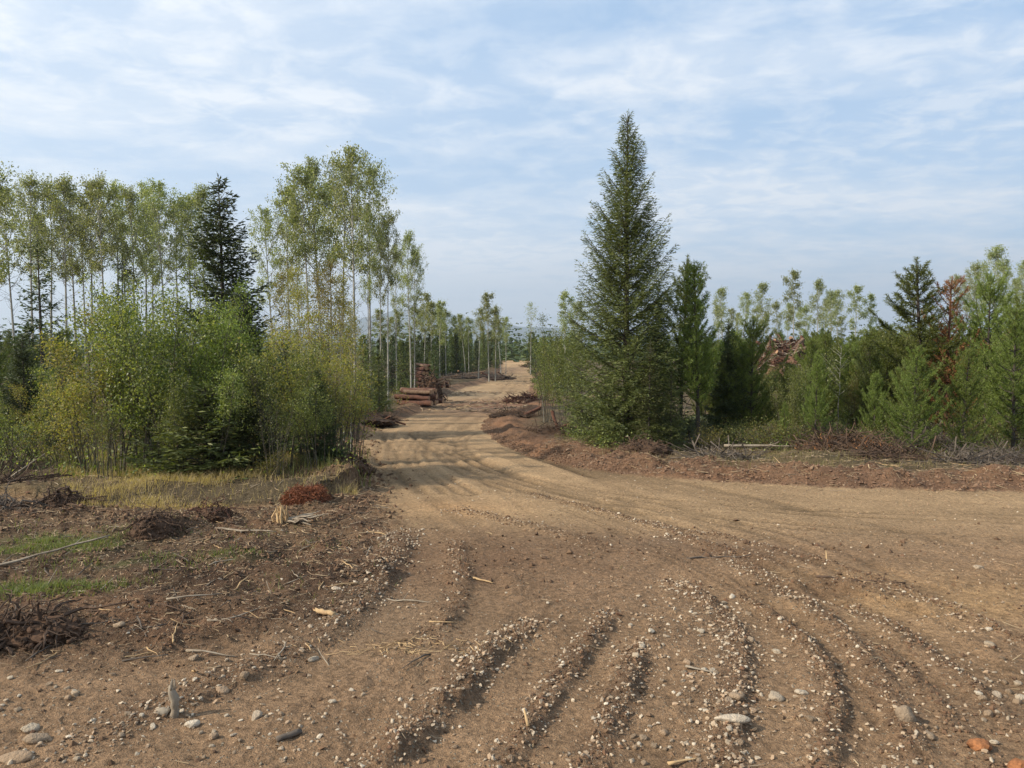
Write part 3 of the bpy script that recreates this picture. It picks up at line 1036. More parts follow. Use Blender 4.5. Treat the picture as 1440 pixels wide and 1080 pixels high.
def plant(proto, x, y, h, label, group=None, name='tree', cat='tree', wide=1., rot=None, tilt=None, swap=None, sink=.04, only=None):
    z = gz(x, y) - sink
    tilt = tilt or (random.gauss(0, .018), random.gauss(0, .018))
    if name == 'aspen_tree': h *= .965
    s = h / proto['h']
    root = thing(name, label, cat, (x, y, z), (tilt[0], tilt[1], random.random() * 6.28 if rot is None else rot), (s * wide, s * wide, s), group)
    for nm, me in proto['parts']:
        if only and nm not in only:
            continue
        thing(nm, mesh=me, parent=root)
    return root


ORD = 'first second third fourth fifth sixth seventh eighth ninth tenth eleventh twelfth thirteenth fourteenth fifteenth sixteenth'.split()


def hfor(x, y, py, sink=.04):
    return ztop(y, py) - gz(x, y) + sink


# prototypes
HERO = make_spruce(11, 8.6, 1.90, .165, 7, .040, .105, .019, .035, .80, 'hero', .12, .10, 1.0, ragged=.42, trunk_r=.11,
                   belly=([0, .12, .35, .6, .8, 1], [.80, .98, 1.02, 1.05, 1.0, .95]))
SP = [make_spruce(20 + i, 6, 1.25, .24, 6, .085, .13, .032, .04, .85, 'spruce', .08, .15, .55) for i in range(3)]
SPD = [make_spruce(30 + i, 8, 1.75, .22, 7, .085, .15, .048, .08, .8, 'spruce_dark', .12, .25, .6, ragged=.35) for i in range(3)]
SPARSE = make_spruce(41, 7, 1.1, .42, 5, .10, .17, .05, .10, .55, 'spruce_dark', .15, .30, .4, sag=.2, ragged=.4)
SPS = [make_spruce(50 + i, 2.2, .8, .15, 6, .06, .10, .032, .03, .8, 'spruce', .05, .05, .6, trunk_r=.025) for i in range(2)]
SPFAR = [make_spruce(60 + i, 8, 1.25, .45, 6, .24, .36, .13, .03, .85, 'spruce_dark' if i % 2 else 'spruce', .05, .2, .5) for i in range(4)]
PN = [make_pine(70 + i, 5.2, 1.0 + .05 * i, dens=.85) for i in range(4)]
PNT = [make_pine(80 + i, 6.5, .85, low=.25, per=5, dens=.95, spacing=.27) for i in range(2)]
PNF = [make_pine(85 + i, 6, 1.1, nl=.16, nw=.035, dens=.45, spacing=.4) for i in range(3)]
PDEAD = make_pine(90, 5.0, .95, mats='dead', nl=.07, dens=.7, sparse=.15, bark='redlog')
AS = [make_aspen(100 + i, 12, .52 + .04 * (i % 3), 1.55 + .15 * (i % 2), 5700, .092, lean=.014, cl=.19, dead=18) for i in range(5)]
ASF = [make_aspen(110 + i, 12, .44 + .05 * (i % 4), 1.35 + .12 * (i % 3), 2900, .15, nb=13 + i, dead=8, cl=.28, lean=.03) for i in range(6)]
ASY = [make_aspen(120 + i, 8, .35, 1.0, 3000, .065, mats='yellow', nb=20, r0=.04, cl=.22) for i in range(2)]
ASP_SPARSE = make_aspen(130, 10, .55, 1.0, 700, .12, nb=14, dead=3)
SA = [make_sapling(140 + i, 3.0, 4 + i, .8, 5400, .048, low=.2 + .06 * i, cl=.085) for i in range(4)]
SAY = [make_sapling(150 + i, 3.0, 3 + i, .55, 2600, .05, 'yellow', .3, cl=.08) for i in range(3)]
SAL = make_sapling(160, 3.2, 6, .7, 7000, .040, 'lime', .25)
SAB = [make_sapling(165 + i, 2.6, 10, .5, 900, .045, 'sapling', .45, .4) for i in range(2)]
BIRCH = make_sapling(170, 3.0, 1, .12, 420, .055, 'sapling', .42, .2, 1.2, 'aspen_bark')
BUSH = [make_sapling(180 + i, .8, 12, .45, 1100, .035, ('yellow', 'sapling')[i % 2], .2, 0, 1.2) for i in range(4)]

# --- the tall spruce and its company right of the road
x0, y0 = gp(880, 634)
print('hero', x0, y0)
plant(HERO, x0, y0, hfor(x0, y0, 158), 'tallest dark green spruce, standing alone on the bank inside the road bend', name='spruce_tree', wide=.90)
def by_base(px, py, top):
    x, y = gp(px, py)
    return x, y, hfor(x, y, top)
def by_dist(px, d, top):
    x = xd(px, d)
    return x, d, hfor(x, d, top)

x, y, h = by_base(912, 640, 478); plant(SP[0], x, y, h, 'small light green spruce just right of the tallest spruce trunk', name='spruce_tree', wide=.95)
x, y, h = by_base(850, 628, 500); plant(SP[1], x, y, h, 'low bushy spruce at the left foot of the tallest spruce', name='spruce_tree', wide=.85)
x, y, h = by_base(818, 614, 455); plant(SP[2], x, y, h, 'yellow green young spruce left of the tallest spruce', name='spruce_tree', wide=.72)
x, y, h = by_dist(928, 17.5, 395); plant(SPD[1], x, y, h, 'dark spruce pressed behind the right side of the tallest spruce', name='spruce_tree', wide=.55)
x, y, h = by_dist(957, 18, 362); plant(PNT[0], x, y, h, 'thin pine between the tallest spruce and the open-topped pine', name='pine_tree')
x, y, h = by_dist(985, 16.5, 370); plant(PNT[1], x, y, h, 'open-topped pine with upswept arms right of the tallest spruce', name='pine_tree', wide=.95, tilt=(0, R(3)))
x, y, h = by_dist(1022, 18, 432); plant(SPD[0], x, y, h * .9, 'dark spruce behind the cut boughs right of the tallest spruce', name='spruce_tree', wide=.9)
x, y, h = by_dist(945, 15.5, 520); plant(SP[0], x, y, h, 'low dark spruce under the open-topped pine', name='spruce_tree')
for px, d, tp, pr, lb in ((770, 27, 452, SAL, 'tall bushy light green sapling clump at the road edge left of the tallest spruce'),
                          (792, 24, 470, SA[0], 'green sapling between the roadside clump and the tallest spruce'),
                          (758, 31, 478, SA[1], 'leafy sapling farthest up the road on its right edge')):
    x, y, h = by_dist(px, d, tp); plant(pr, x, y, h, lb, name='sapling', cat='sapling', wide=.8)
x, y, h = by_base(766, 596, 540); plant(BIRCH, x, y, h, 'short pale stemmed birch on the bank left of the tallest spruce', name='birch_sapling', cat='sapling')
x, y, h = by_dist(795, 60, 408); plant(ASF[0], x, y, h, 'aspen with browning top behind the left side of the tallest spruce', name='aspen_tree')
x, y, h = by_dist(812, 62, 425); plant(ASF[2], x, y, h, 'green aspen half hidden by the tallest spruce', name='aspen_tree')
x, y, h = by_dist(746, 85, 425); plant(ASP_SPARSE, x, y, h, 'lone thin-leaved aspen above the end of the road', name='aspen_tree')

# --- pines and saplings on the right
G_R = 'young pines of the plantation right of the road'
rp = [(1030, 20, 470, 0), (1057, 18, 447, 1), (1110, 18, 512, 2), (1140, 20, 478, 3), (1165, 21, 470, 0), (1196, 21, 485, 2), (1225, 18.5, 468, 3), (1250, 22, 455, 1)]
RL = {1057: 'dark full pine behind the red stump', 1110: 'round low pine below the slash pile', 1225: 'bright green pine right of the white-stemmed sapling'}
for px, d, tp, k in rp:
    x, y, h = by_dist(px, d, tp)
    plant(PN[k], x, y, h, RL.get(px, 'young green pine standing in the plantation below the slash pile'), None if px in RL else G_R, 'pine_tree', wide=1.0)
x, y, h = by_base(1296, 628, 364); plant(PNT[0], x, y, h, 'tallest dark pine of the right side, left of the brown dead one', name='pine_tree', wide=1.5)
x, y, h = by_base(1328, 630, 392); plant(PDEAD, x, y, h, 'dead pine with rusty brown needles', name='dead_pine', cat='tree')
x, y, h = by_base(1384, 632, 384); plant(PN[1], x, y, h, 'tall bright green pine right of the brown dead pine', name='pine_tree', wide=.85)
x, y, h = by_base(1424, 642, 435); plant(PN[3], x, y, h, 'bright green pine at the right edge with a pale straight trunk', name='pine_tree')
x, y, h = by_dist(1445, 22, 400); plant(PN[2], x, y, h, 'pine cut off by the right edge of the picture', name='pine_tree')
x, y, h = by_base(1175, 622, 486); plant(BIRCH, x, y, h, 'thin white-stemmed birch sapling in front of the pines', name='birch_sapling', cat='sapling')
x, y, h = by_base(1189, 622, 560); plant(BIRCH, x, y, h, 'shorter leaning birch stem beside the white-stemmed sapling', name='birch_sapling', cat='sapling', tilt=(0, R(5)))
for i, (px, d, tp, k) in enumerate([(1010, 21, 500, 0), (1042, 19, 520, 1), (1085, 24, 520, 2), (1205, 20, 530, 0), (1250, 21, 490, 1), (1272, 22, 470, 2), (1350, 20, 520, 0), (1365, 23, 450, 1), (1405, 22, 480, 2), (1310, 24, 440, 1), (1130, 20, 560, 2)]):
    x, y, h = by_dist(px, d, tp)
    plant((SAY if i % 2 == 0 else SA)[k], x, y, h, 'yellow-tinged leafy sapling mixed among the young pines' if i % 2 == 0 else 'green leafy sapling mixed among the young pines',
          'leafy saplings among the right pines', 'sapling', 'sapling', wide=.8)
# second row of pines, fills the depth
rr = np.random.default_rng(5)
for i in range(120):
    d = 27 + 70 * rr.random(); px = 1000 + 520 * rr.random()
    if abs(px - 1102) < 32 and d < 60:
        continue
    x = xd(px, d)
    tp = 462 + 22 * rr.random()
    h = min(8, hfor(x, d, tp))
    if rr.random() < .55: plant(PNF[i % 3], x, d, h, 'pine farther back in the right plantation', 'pines deep in the right plantation', 'pine_tree', wide=.9)
    else: plant(SPFAR[i % 4], x, d, h, 'dark spruce farther back in the right plantation', 'spruces deep in the right plantation', 'spruce_tree')
rr2 = np.random.default_rng(15)
for i in range(90):
    d = 14.2 + 10 * rr2.random(); px = 985 + 480 * rr2.random()
    if abs(px - 1178) < 24 and d < 19.5: continue
    if min(abs(px - q) for q in (1328, 1384)) < 24 and d < 18: continue
    tp = 462 + 70 * rr2.random() + (45 if abs(px - 1102) < 45 else 0)
    x = xd(px, d); h = hfor(x, d, tp)
    if i % 5 < 4: plant((PN + PNT)[i % 6], x, d, h, 'small bushy pine filling the front of the right plantation', 'small bushy pines of the right plantation', 'pine_tree', wide=rr2.uniform(.7, .95))
    else: plant((SA + SAY)[i % 7], x, d, h, 'leafy young sapling filling gaps in the right plantation', 'leafy young saplings in gaps of the right plantation', 'sapling', 'sapling', wide=.6)
# aspens above the pines
for px, tp, k, d in [(1018, 408, 0, 95), (1045, 405, 1, 100), (1076, 392, 2, 92), (1090, 420, 3, 100), (1116, 386, 0, 88), (1134, 415, 1, 105), (1148, 400, 2, 92), (1166, 402, 3, 96), (1178, 415, 0, 100), (1199, 404, 1, 85),
                     (1222, 402, 2, 86), (1030, 430, 2, 110), (1060, 432, 3, 112), (1105, 425, 1, 115), (1040, 440, 0, 118), (1160, 430, 3, 118), (1126, 438, 1, 120), (1075, 440, 2, 122), (1010, 430, 3, 108), (1185, 440, 2, 119)]:
    x, y, h = by_dist(px + rr.normal() * 2, d, tp + rr.uniform(-10, 16))
    rank = [1018, 1045, 1076, 1090, 1116, 1134, 1148, 1166, 1178, 1199, 1222]
    plant(ASF[(k + px) % 6], x, y, h, ORD[rank.index(px)] + ' slender aspen from the left on the skyline above the right plantation' if px in rank else 'lower aspen in the back row on the skyline above the right plantation', 'aspens on the right skyline', 'aspen_tree', wide=.95)
for px, tp, k, d in [(1345, 388, 0, 48), (1362, 372, 1, 46), (1393, 350, 2, 42), (1412, 372, 3, 46), (1436, 366, 0, 44), (1452, 380, 1, 40), (1372, 400, 2, 55), (1425, 395, 3, 52)]:
    x, y, h = by_dist(px, d, tp)
    lb = 'tallest pale aspen behind the right-hand pines' if px == 1393 else 'aspen standing behind the bright pines at the right edge'
    plant(AS[k], x, y, h, lb, None if px == 1393 else 'aspens behind the right-hand pines', 'aspen_tree', wide=.9)

# --- left side
# aspen stand at the back left
for px, tp, k, d in [(22, 262, 0, 48), (45, 250, 1, 46), (70, 262, 2, 50), (92, 254, 3, 46), (108, 268, 0, 52), (128, 262, 4, 47), (150, 252, 1, 45), (166, 262, 2, 50), (190, 270, 3, 47), (204, 262, 4, 52), (236, 258, 0, 46),
                     (252, 282, 1, 50), (272, 278, 2, 47), (296, 268, 3, 46), (120, 300, 2, 56), (215, 296, 1, 57), (60, 300, 4, 58), (180, 300, 0, 60)]:
    x, y, h = by_dist(px, d, tp)
    rank = [22, 45, 70, 92, 108, 128, 150, 166, 190, 204, 236, 252, 272, 296]
    plant(AS[k], x, y, h, ORD[rank.index(px)] + ' tall bare-trunked aspen from the left in the back left grove' if px in rank and d < 54 else 'aspen in the second row of the back left grove', 'aspens of the back left grove', 'aspen_tree', wide=.92)
x, y, h = by_dist(-8, 26, 238); plant(AS[1], x, y, h, 'nearest aspen, cut off by the left edge of the picture', name='aspen_tree', wide=1.0)
x, y, h = by_dist(60, 22, 338); plant(SPARSE, x, y, h, 'thin dark spruce with tiered gappy branches at the far left', name='spruce_tree')
x, y, h = by_dist(172, 27, 362); plant(SPARSE, x, y, h, 'small dark spruce tip rising above the left thicket', name='spruce_tree', wide=.9)
x, y, h = by_dist(318, 21, 248); plant(SPD[0], x, y, h, 'tall near-black spruce rising behind the left thicket', name='spruce_tree', wide=1.1)
x, y, h = by_dist(345, 20, 400); plant(SPD[1], x, y, h, 'dark spruce right of the tall near-black spruce', name='spruce_tree', wide=1.1)
# aspen clump beside the road
for px, tp, k, d, wd in [(388, 295, 0, 32, .8), (408, 262, 1, 34, .8), (436, 240, 2, 33, .85), (455, 232, 3, 34, .85), (478, 225, 4, 33, .85), (500, 208, 0, 30, .9), (520, 232, 1, 32, .75), (425, 290, 3, 38, .8), (466, 262, 2, 38, .8)]:
    x, y, h = by_dist(px, d, tp)
    lb = {500: 'tallest aspen of the clump left of the road', 388: 'leftmost low aspen of the clump left of the road', 408: 'second aspen from the left in the clump left of the road', 436: 'third aspen from the left in the clump left of the road', 455: 'fourth aspen from the left in the clump left of the road', 478: 'aspen just left of the tallest one in the clump left of the road', 520: 'aspen just right of the tallest one in the clump left of the road'}.get(px, 'aspen in the back row of the clump left of the road')
    plant(AS[k], x, y, h, lb, 'aspens of the tall clump left of the road', 'aspen_tree', wide=wd)
for px, bs, tp, k, wd, lb in [(546, 578, 302, 2, .7, 'slim aspen between the tall clump and the log stacks'), (578, 560, 330, 3, .7, 'aspen standing in front of the log stack'),
                              (583, 560, 350, 1, .6, 'twin aspen leaning right at the log stack'), (558, 556, 345, 0, .65, 'slim aspen just left of the log stack'), (536, 572, 320, 4, .65, 'slim aspen at the right end of the tall clump'),
                              (519, 585, 290, 0, .5, 'sunlit white aspen trunk right of the thicket')]:
    x, y, h = by_base(px, bs, tp)
    plant(AS[k], x, y, h, lb, None, 'aspen_tree', wide=wd, tilt=(0, R(1.5 if px == 583 else 0)))
# yellow brown saplings at the right end of the thicket
for px, d, tp, k in [(400, 16, 380, 0), (428, 15, 400, 1), (452, 14, 385, 0), (478, 14, 410, 1), (492, 15.5, 430, 0), (415, 19, 370, 1), (460, 18, 365, 0), (482, 19, 380, 1)]:
    x, y, h = by_dist(px, d, tp)
    plant(ASY[k], x, y, h, 'slim young aspen with yellow-brown leaves at the right end of the thicket', 'yellow-brown young aspens of the thicket', 'aspen_tree', wide=1.0)
th = [(118, 10.6, 470, 'Y', 0), (140, 11.2, 440, 'Y', 1), (105, 11.5, 500, 'Y', 2), (165, 11.0, 430, 'S', 0), (190, 10.8, 440, 'S', 1), (235, 11.0, 432, 'S', 3), (288, 11.2, 402, 'L', 0),
      (312, 11.6, 384, 'L', 0), (335, 11.8, 430, 'S', 1), (304, 10.4, 520, 'S', 2), (250, 10.3, 540, 'S', 3), (390, 10.8, 500, 'S', 2), (425, 11.2, 460, 'Y', 0), (448, 11.4, 480, 'S', 1),
      (466, 11.6, 470, 'Y', 2), (440, 10.6, 540, 'S', 3), (484, 12.2, 480, 'Y', 1), (410, 12.4, 440, 'Y', 1), (180, 13, 400, 'S', 3), (230, 13.2, 398, 'S', 1), (80, 13, 520, 'S', 2), (40, 13.5, 540, 'Y', 0), (5, 13, 550, 'S', 1), (-30, 12, 560, 'S', 0)]
for px, d, tp, kd, k in th:
    x, y, h = by_dist(px, d, tp)
    pr = {'Y': SAY, 'S': SA, 'L': [SAL]}[kd][k]
    lb = {'Y': 'yellowing sapling of the left thicket', 'S': 'green sapling in the mass of the left thicket', 'L': 'feathery bright green willow in the middle of the left thicket'}[kd]
    plant(pr, x, y, h, lb, {'Y': 'yellowing saplings of the left thicket', 'S': 'green saplings of the left thicket', 'L': 'bright willows of the left thicket'}[kd], 'sapling', 'sapling', wide=random.uniform(.8, 1.15), tilt=(random.gauss(0, .07), random.gauss(0, .07)))
# bare many-stemmed shrubs
for px, py, tp, k in [(478, 668, 520, 0), (460, 672, 540, 1), (388, 690, 560, 0), (150, 690, 560, 1), (300, 676, 560, 0), (498, 660, 530, 1)]:
    x, y, h = by_base(px, py, tp)
    plant(SAB[k], x, y, h, {388: 'bare grey-stemmed shrub in front of the thicket above the red clump', 150: 'bundle of bare grey stems at the left end of the thicket'}.get(px, 'bare many-stemmed shrub at the foot of the thicket'),
          None if px in (388, 150) else 'bare shrubs at the foot of the thicket', 'shrub', 'shrub', wide=.8)
# conifers inside the thicket
x, y, h = by_base(290, 684, 545); plant(SPS[0], x, y, h, 'small spruce with low spreading boughs in front of the thicket', name='spruce_tree', wide=1.9)
x, y, h = by_base(232, 668, 560); plant(SPS[1], x, y, h, 'small spruce half buried in the middle of the thicket', name='spruce_tree', wide=1.3)
x, y, h = by_base(452, 676, 520); plant(SPD[2], x, y, h, 'dark young spruce in the shade at the right end of the thicket', name='spruce_tree', wide=1.1)
x, y, h = by_dist(395, 13.5, 480); plant(SPD[0], x, y, h, 'dark young spruce behind the yellowing saplings', name='spruce_tree', wide=1.1)
x, y, h = by_dist(355, 10.6, 510); plant(SPD[1], x, y, h, 'dark young spruce in the middle of the thicket', name='spruce_tree', wide=1.1)
x, y, h = by_dist(30, 18, 470); plant(SPD[2], x, y, h, 'dark spruce at the far left behind the low shrubs', name='spruce_tree', wide=1.1)
x, y, h = by_dist(80, 16, 500); plant(SPD[1], x, y, h, 'dark spruce left of the yellow saplings', name='spruce_tree', wide=1.1)
x, y, h = by_dist(-60, 17, 430); plant(SPD[0], x, y, h, 'spruce just outside the left edge', name='spruce_tree', wide=1.1)
for px, py, tp, k, lb in [(380, 690, 640, 0, 'low yellow-green bush in front of the thicket'), (330, 690, 655, 2, 'low yellow-green bush left of the bare grey-stemmed shrub'), (20, 668, 600, 1, 'low bush at the left edge'),
                          (55, 662, 590, 3, 'low bush right of the left edge bush'), (90, 672, 610, 0, 'low yellowing bush behind the root clump'), (425, 682, 640, 2, 'low bush at the right end of the grass')]:
    x, y, h = by_base(px, py, tp)
    plant(BUSH[k], x, y, h, lb, None, 'bush', 'bush')
for px, py, tp, k, lb in [(1042, 632, 590, 0, 'small pale-leaved bush below the red stump'), (1125, 612, 580, 1, 'low green bush left of the white-stemmed sapling'), (1250, 628, 585, 1, 'low bush left of the grey brush heap'),
                          (1400, 640, 600, 3, 'low bush below the bright pines'), (1345, 640, 590, 0, 'yellowing bush at the foot of the dead pine'), (1215, 625, 575, 3, 'green bush right of the white-stemmed sapling')]:
    x, y, h = by_base(px, py, tp)
    plant(BUSH[k], x, y, h, lb, None, 'bush', 'bush')

rr3 = np.random.default_rng(25)
for i in range(34):
    px = rr3.uniform(990, 1450); py = rr3.uniform(622, 648)
    x, y = gp(px, py)
    plant(BUSH[i % 4], x, y, .25 + .45 * rr3.random(), 'low scrubby bush at the foot of the right pines', 'scrubby bushes at the foot of the right pines', 'bush', 'bush', wide=1.2)
# --- centre, along the far road
x, y, h = by_base(538, 586, 492); plant(SP[1], x, y, h, 'bright young spruce left of the log stacks', name='spruce_tree')
x, y, h = by_base(522, 588, 470); plant(SP[2], x, y, h, 'young spruce at the foot of the sunlit white trunk', name='spruce_tree')
for i in range(44):
    px = 592 + 108 * (i / 44) + rr.normal() * 3
    bs = np.interp(px, [590, 640, 700], [546, 536, 524]) - 6 * rr.random() ** 1
    x, y = gp(px, bs - 2)
    y += 1 + 14 * rr.random(); x = xd(px, y)
    tp = np.interp(px, [590, 620, 660, 690, 704], [488, 470, 474, 468, 478]) + rr.normal() * 8
    plant(SPFAR[i % 4], x, y, hfor(x, y, tp), 'spruce in the dense row beyond the log stacks', 'spruces of the row beyond the log stacks', 'spruce_tree', wide=.8)
for px, tp, k, d in [(566, 430, 0, 66), (580, 425, 1, 70), (596, 418, 2, 68), (606, 414, 3, 66), (618, 424, 0, 70), (628, 440, 1, 76), (652, 432, 3, 80), (660, 442, 1, 84), (675, 420, 2, 72), (688, 410, 0, 70), (697, 424, 1, 72), (704, 436, 3, 78), (714, 450, 2, 90),
                     (540, 425, 3, 62), (550, 440, 2, 66), (590, 440, 1, 78), (612, 436, 2, 80)]:
    x, y, h = by_dist(px + rr.normal() * 1.5, d, tp + rr.uniform(-6, 16))
    rank = [566, 580, 596, 606, 618, 628, 652, 660, 675, 688, 697, 704, 714]
    plant(ASF[k], x, y, h, ORD[rank.index(px)] + ' aspen from the left above the far spruce row left of the road' if px in rank else 'aspen in the back row above the far spruce row left of the road', 'aspens above the far spruce row', 'aspen_tree', wide=.95)
for i in range(34):
    d = 44 + 26 * rr3.random(); px = 532 + 80 * rr3.random()
    x = xd(px, d)
    if abs(x - xd(590, d)) < 1.2 and d < 46: continue
    plant(SPFAR[i % 4], x, d, hfor(x, d, 468 + 26 * rr3.random()), 'dark young spruce behind the log stacks', 'young spruces behind the log stacks', 'spruce_tree', wide=.75)
for i in range(54):
    d = 142 + 50 * rr.random(); px = 640 + 170 * rr.random()
    x = xd(px, d)
    plant(SPFAR[i % 4], x, d, hfor(x, d, 474 + 8 * rr.normal() * .8), 'far spruce closing the view beyond the road crest', 'spruces beyond the road crest', 'spruce_tree', wide=.8)
for i in range(30):
    d = 38 + 80 * rr.random(); px = 752 + rr.random() * 60 - (d > 70) * 4
    x = xd(px, d); 
    plant(SPFAR[i % 4] if i % 3 else PNF[i % 3], x, d, hfor(x, d, 472 + 10 * rr.random()), 'conifer lining the right edge of the far road', 'conifers along the right edge of the far road', 'spruce_tree', wide=.75)
# fillers of the left forest behind the thicket
for i in range(46):
    d = 24 + 45 * rr.random(); px = -60 + 600 * rr.random()
    x = xd(px, d)
    tp = 455 + 40 * rr.random() + (px > 500) * 15
    if i % 3 == 0: plant(PNF[i % 3], x, d, hfor(x, d, tp), 'young pine in the understorey of the left forest', 'understorey pines of the left forest', 'pine_tree', wide=.9)
    else: plant(SPFAR[i % 4], x, d, hfor(x, d, tp), 'young spruce in the understorey of the left forest', 'understorey spruces of the left forest', 'spruce_tree', wide=.9)

# far-off wood that reads as one mass
def far_forest():
    rg = np.random.default_rng(77)
    b = MB()
    n = 2000
    ang = R(-46) + R(92) * rg.random(n); d = 125 + 300 * rg.random(n) ** 1.2
    d = np.where(rg.random(n) < .25, d + 250, d)
    x = np.sin(ang) * d; y = np.cos(ang) * d
    keep = (y > 125) | ((y > 75) & (np.abs(x) > 14 + .35 * (y - 75)) & ~((x > 10) & (x < 40) & (y < 75)))
    x = x[keep]; y = y[keep]; n = len(x)
    z = gza(x, y); hh = 5.5 + 3.5 * rg.random(n)
    for lv in range(7):
        for k in range(4):
            f = lv / 7
            rr_ = (1.5 * (1 - f) + .15) * (.7 + .6 * rg.random(n))
            a = rg.random(n) * 6.28
            P = np.stack([x, y, z + hh * (f + .1)], 1)
            D = unit(np.stack([np.cos(a), np.sin(a), -.35 + .2 * rg.normal(size=n)], 1))
            b.rhomb(P, D, rr_, rr_ * .7, rg=rg, up=2.0, wide=.6)
    thing('distant_forest', 'far dark conifer wood along the horizon', 'forest', mesh=b.mesh('distant_forest', M['spruce_dark']), kind='stuff')


far_forest()

# ------------------------------------------------------------------ logs, stacks, slash
def log_mesh(seed, L, r, mi_bark='redlog', end='logend', sides=9):
    rg = np.random.default_rng(seed)
    b = MB()
    n = 6
    P = np.zeros((n, 3)); P[:, 0] = np.linspace(-L / 2, L / 2, n)
    P[:, 1:] += rg.normal(size=(n, 2)) * r * .10
    ov = rg.normal(size=(n, sides)) * .07
    b.tube(P, r * np.linspace(1.08, .88, n), sides, 0, cap=False, oval=ov)
    for e in (0, -1):
        a = np.arange(sides) / sides * 2 * np.pi
        # end discs use the ring of the tube
        V = b.v[0].reshape(n, sides, 3)[e]
        c = V.mean(0)
        VV = np.vstack([V, c + np.array([.004 * (1 if e else -1), 0, 0])])
        j = np.arange(sides); j2 = (j + 1) % sides
        T = np.stack([np.full(sides, sides), j, j2], 1) if e else np.stack([np.full(sides, sides), j2, j], 1)
        b.add(VV, None, T, 1)
    return b.mesh('log', [M[mi_bark], M[end]], True)


LOGS = [log_mesh(i, 4.2, .15) for i in range(4)]
LOGS2 = [log_mesh(10 + i, 4.2, .15, 'logtop') for i in range(2)]


def stack(px, py, yaw, rows, ncol, L, r, label_top, label, group, toplab=None, dx=0):
    x, y = gp(px, py)
    z = max(gz(x, y), zbase(y))
    ax = np.array([math.cos(yaw), math.sin(yaw)]); sd = np.array([-ax[1], ax[0]])
    k = 0
    for rI in range(rows):
        nc = max(1, ncol - rI // 1 if rows <= 4 else ncol - rI // 3)
        for c in range(nc):
            o = (c - (nc - 1) / 2) * 2 * r * 1.02
            jit = random.uniform(-.35, .35)
            lx = x + sd[0] * o + ax[0] * jit; ly = y + sd[1] * o + ax[1] * jit
            lz = z + r * .9 + rI * r * 1.75 + random.uniform(-.015, .015)
            me = (LOGS2 if (rI == rows - 1 and c % 2 == 0) else LOGS)[k % 2]
            top = rI == rows - 1
            thing('log', label_top if top else label, 'log', (lx, ly, lz), (random.random() * 6.28, random.uniform(-.05, .05), yaw + random.uniform(-.12, .12)),
                  (L / 4.2 * random.uniform(.75, 1.1), *[r / .15 * random.uniform(.65, 1.1)] * 2), group + (', top row' if top else ''), me)
            k += 1


stack(590, 573, R(-24), 3, 6, 1.75, .15, 'sunlit log on top of the near roadside stack', 'red-barked log inside the near roadside stack', 'logs of the near roadside stack')
stack(597, 556, R(-70), 8, 4, 2.6, .13, 'log on top of the taller stack behind', 'dark log inside the taller stack behind', 'logs of the taller stack')
stack(617, 549, R(-20), 2, 3, 1.2, .17, 'log on top of the small pile right of the taller stack', 'log inside the small pile right of the taller stack', 'logs of the small pile')


def tangle(b, n, R0, H0, rg, L=(.3, 1.1), r=(.004, .012), mi=0, sides=3, flat=.5, shell=.6):
    for k in range(n):
        a = rg.random() * 6.28; q = rg.random() ** .5
        el = rg.random() * 1.3
        c = np.array([math.cos(a) * q * R0, math.sin(a) * q * R0, H0 * (1 - q ** 2) * (shell + (1 - shell) * rg.random()) + .01])
        d = unit(rg.normal(size=3) * np.array([1, 1, flat]))
        ll = L[0] + (L[1] - L[0]) * rg.random()
        s = np.linspace(-.5, .5, 5)
        P = c + d * (ll * s)[:, None] + rg.normal(size=(5, 3)) * ll * .035
        P[:, 2] = np.maximum(P[:, 2], -.02)
        rr_ = r[0] + (r[1] - r[0]) * rg.random()
        b.tube(P, np.linspace(rr_, rr_ * .4, 5), sides, mi, cap=sides > 3)


def mound(b, R0, H0, rg, mi=0, rough=.22, sub=3, seed=0, fx=1., fy=1.):
    V, T = (ICO5, ICO5F)
    keep = (V[T].mean(1)[:, 2] > -.35); T = T[keep]
    V = V.copy()
    n = fbm(V[:, 0] * 2.2 + seed, V[:, 1] * 2.2 + V[:, 2] * 1.7, 4, seed, .6)
    n2 = fbm(V[:, 0] * 6 + V[:, 2] * 5, V[:, 1] * 6 - V[:, 2] * 4, 5, seed + 5, .75)
    V = V * (1 + rough * 1.4 * n + rough * .6 * n2)[:, None]
    V = V * np.array([R0 * fx, R0 * fy, H0])
    V[:, 2] = np.where(V[:, 2] < 0, V[:, 2] * .8 - .05, V[:, 2])
    V[:, :2] *= np.where(V[:, 2] < 0, 1.0, 1.0)[:, None]
    b.add(V, None, T, mi)


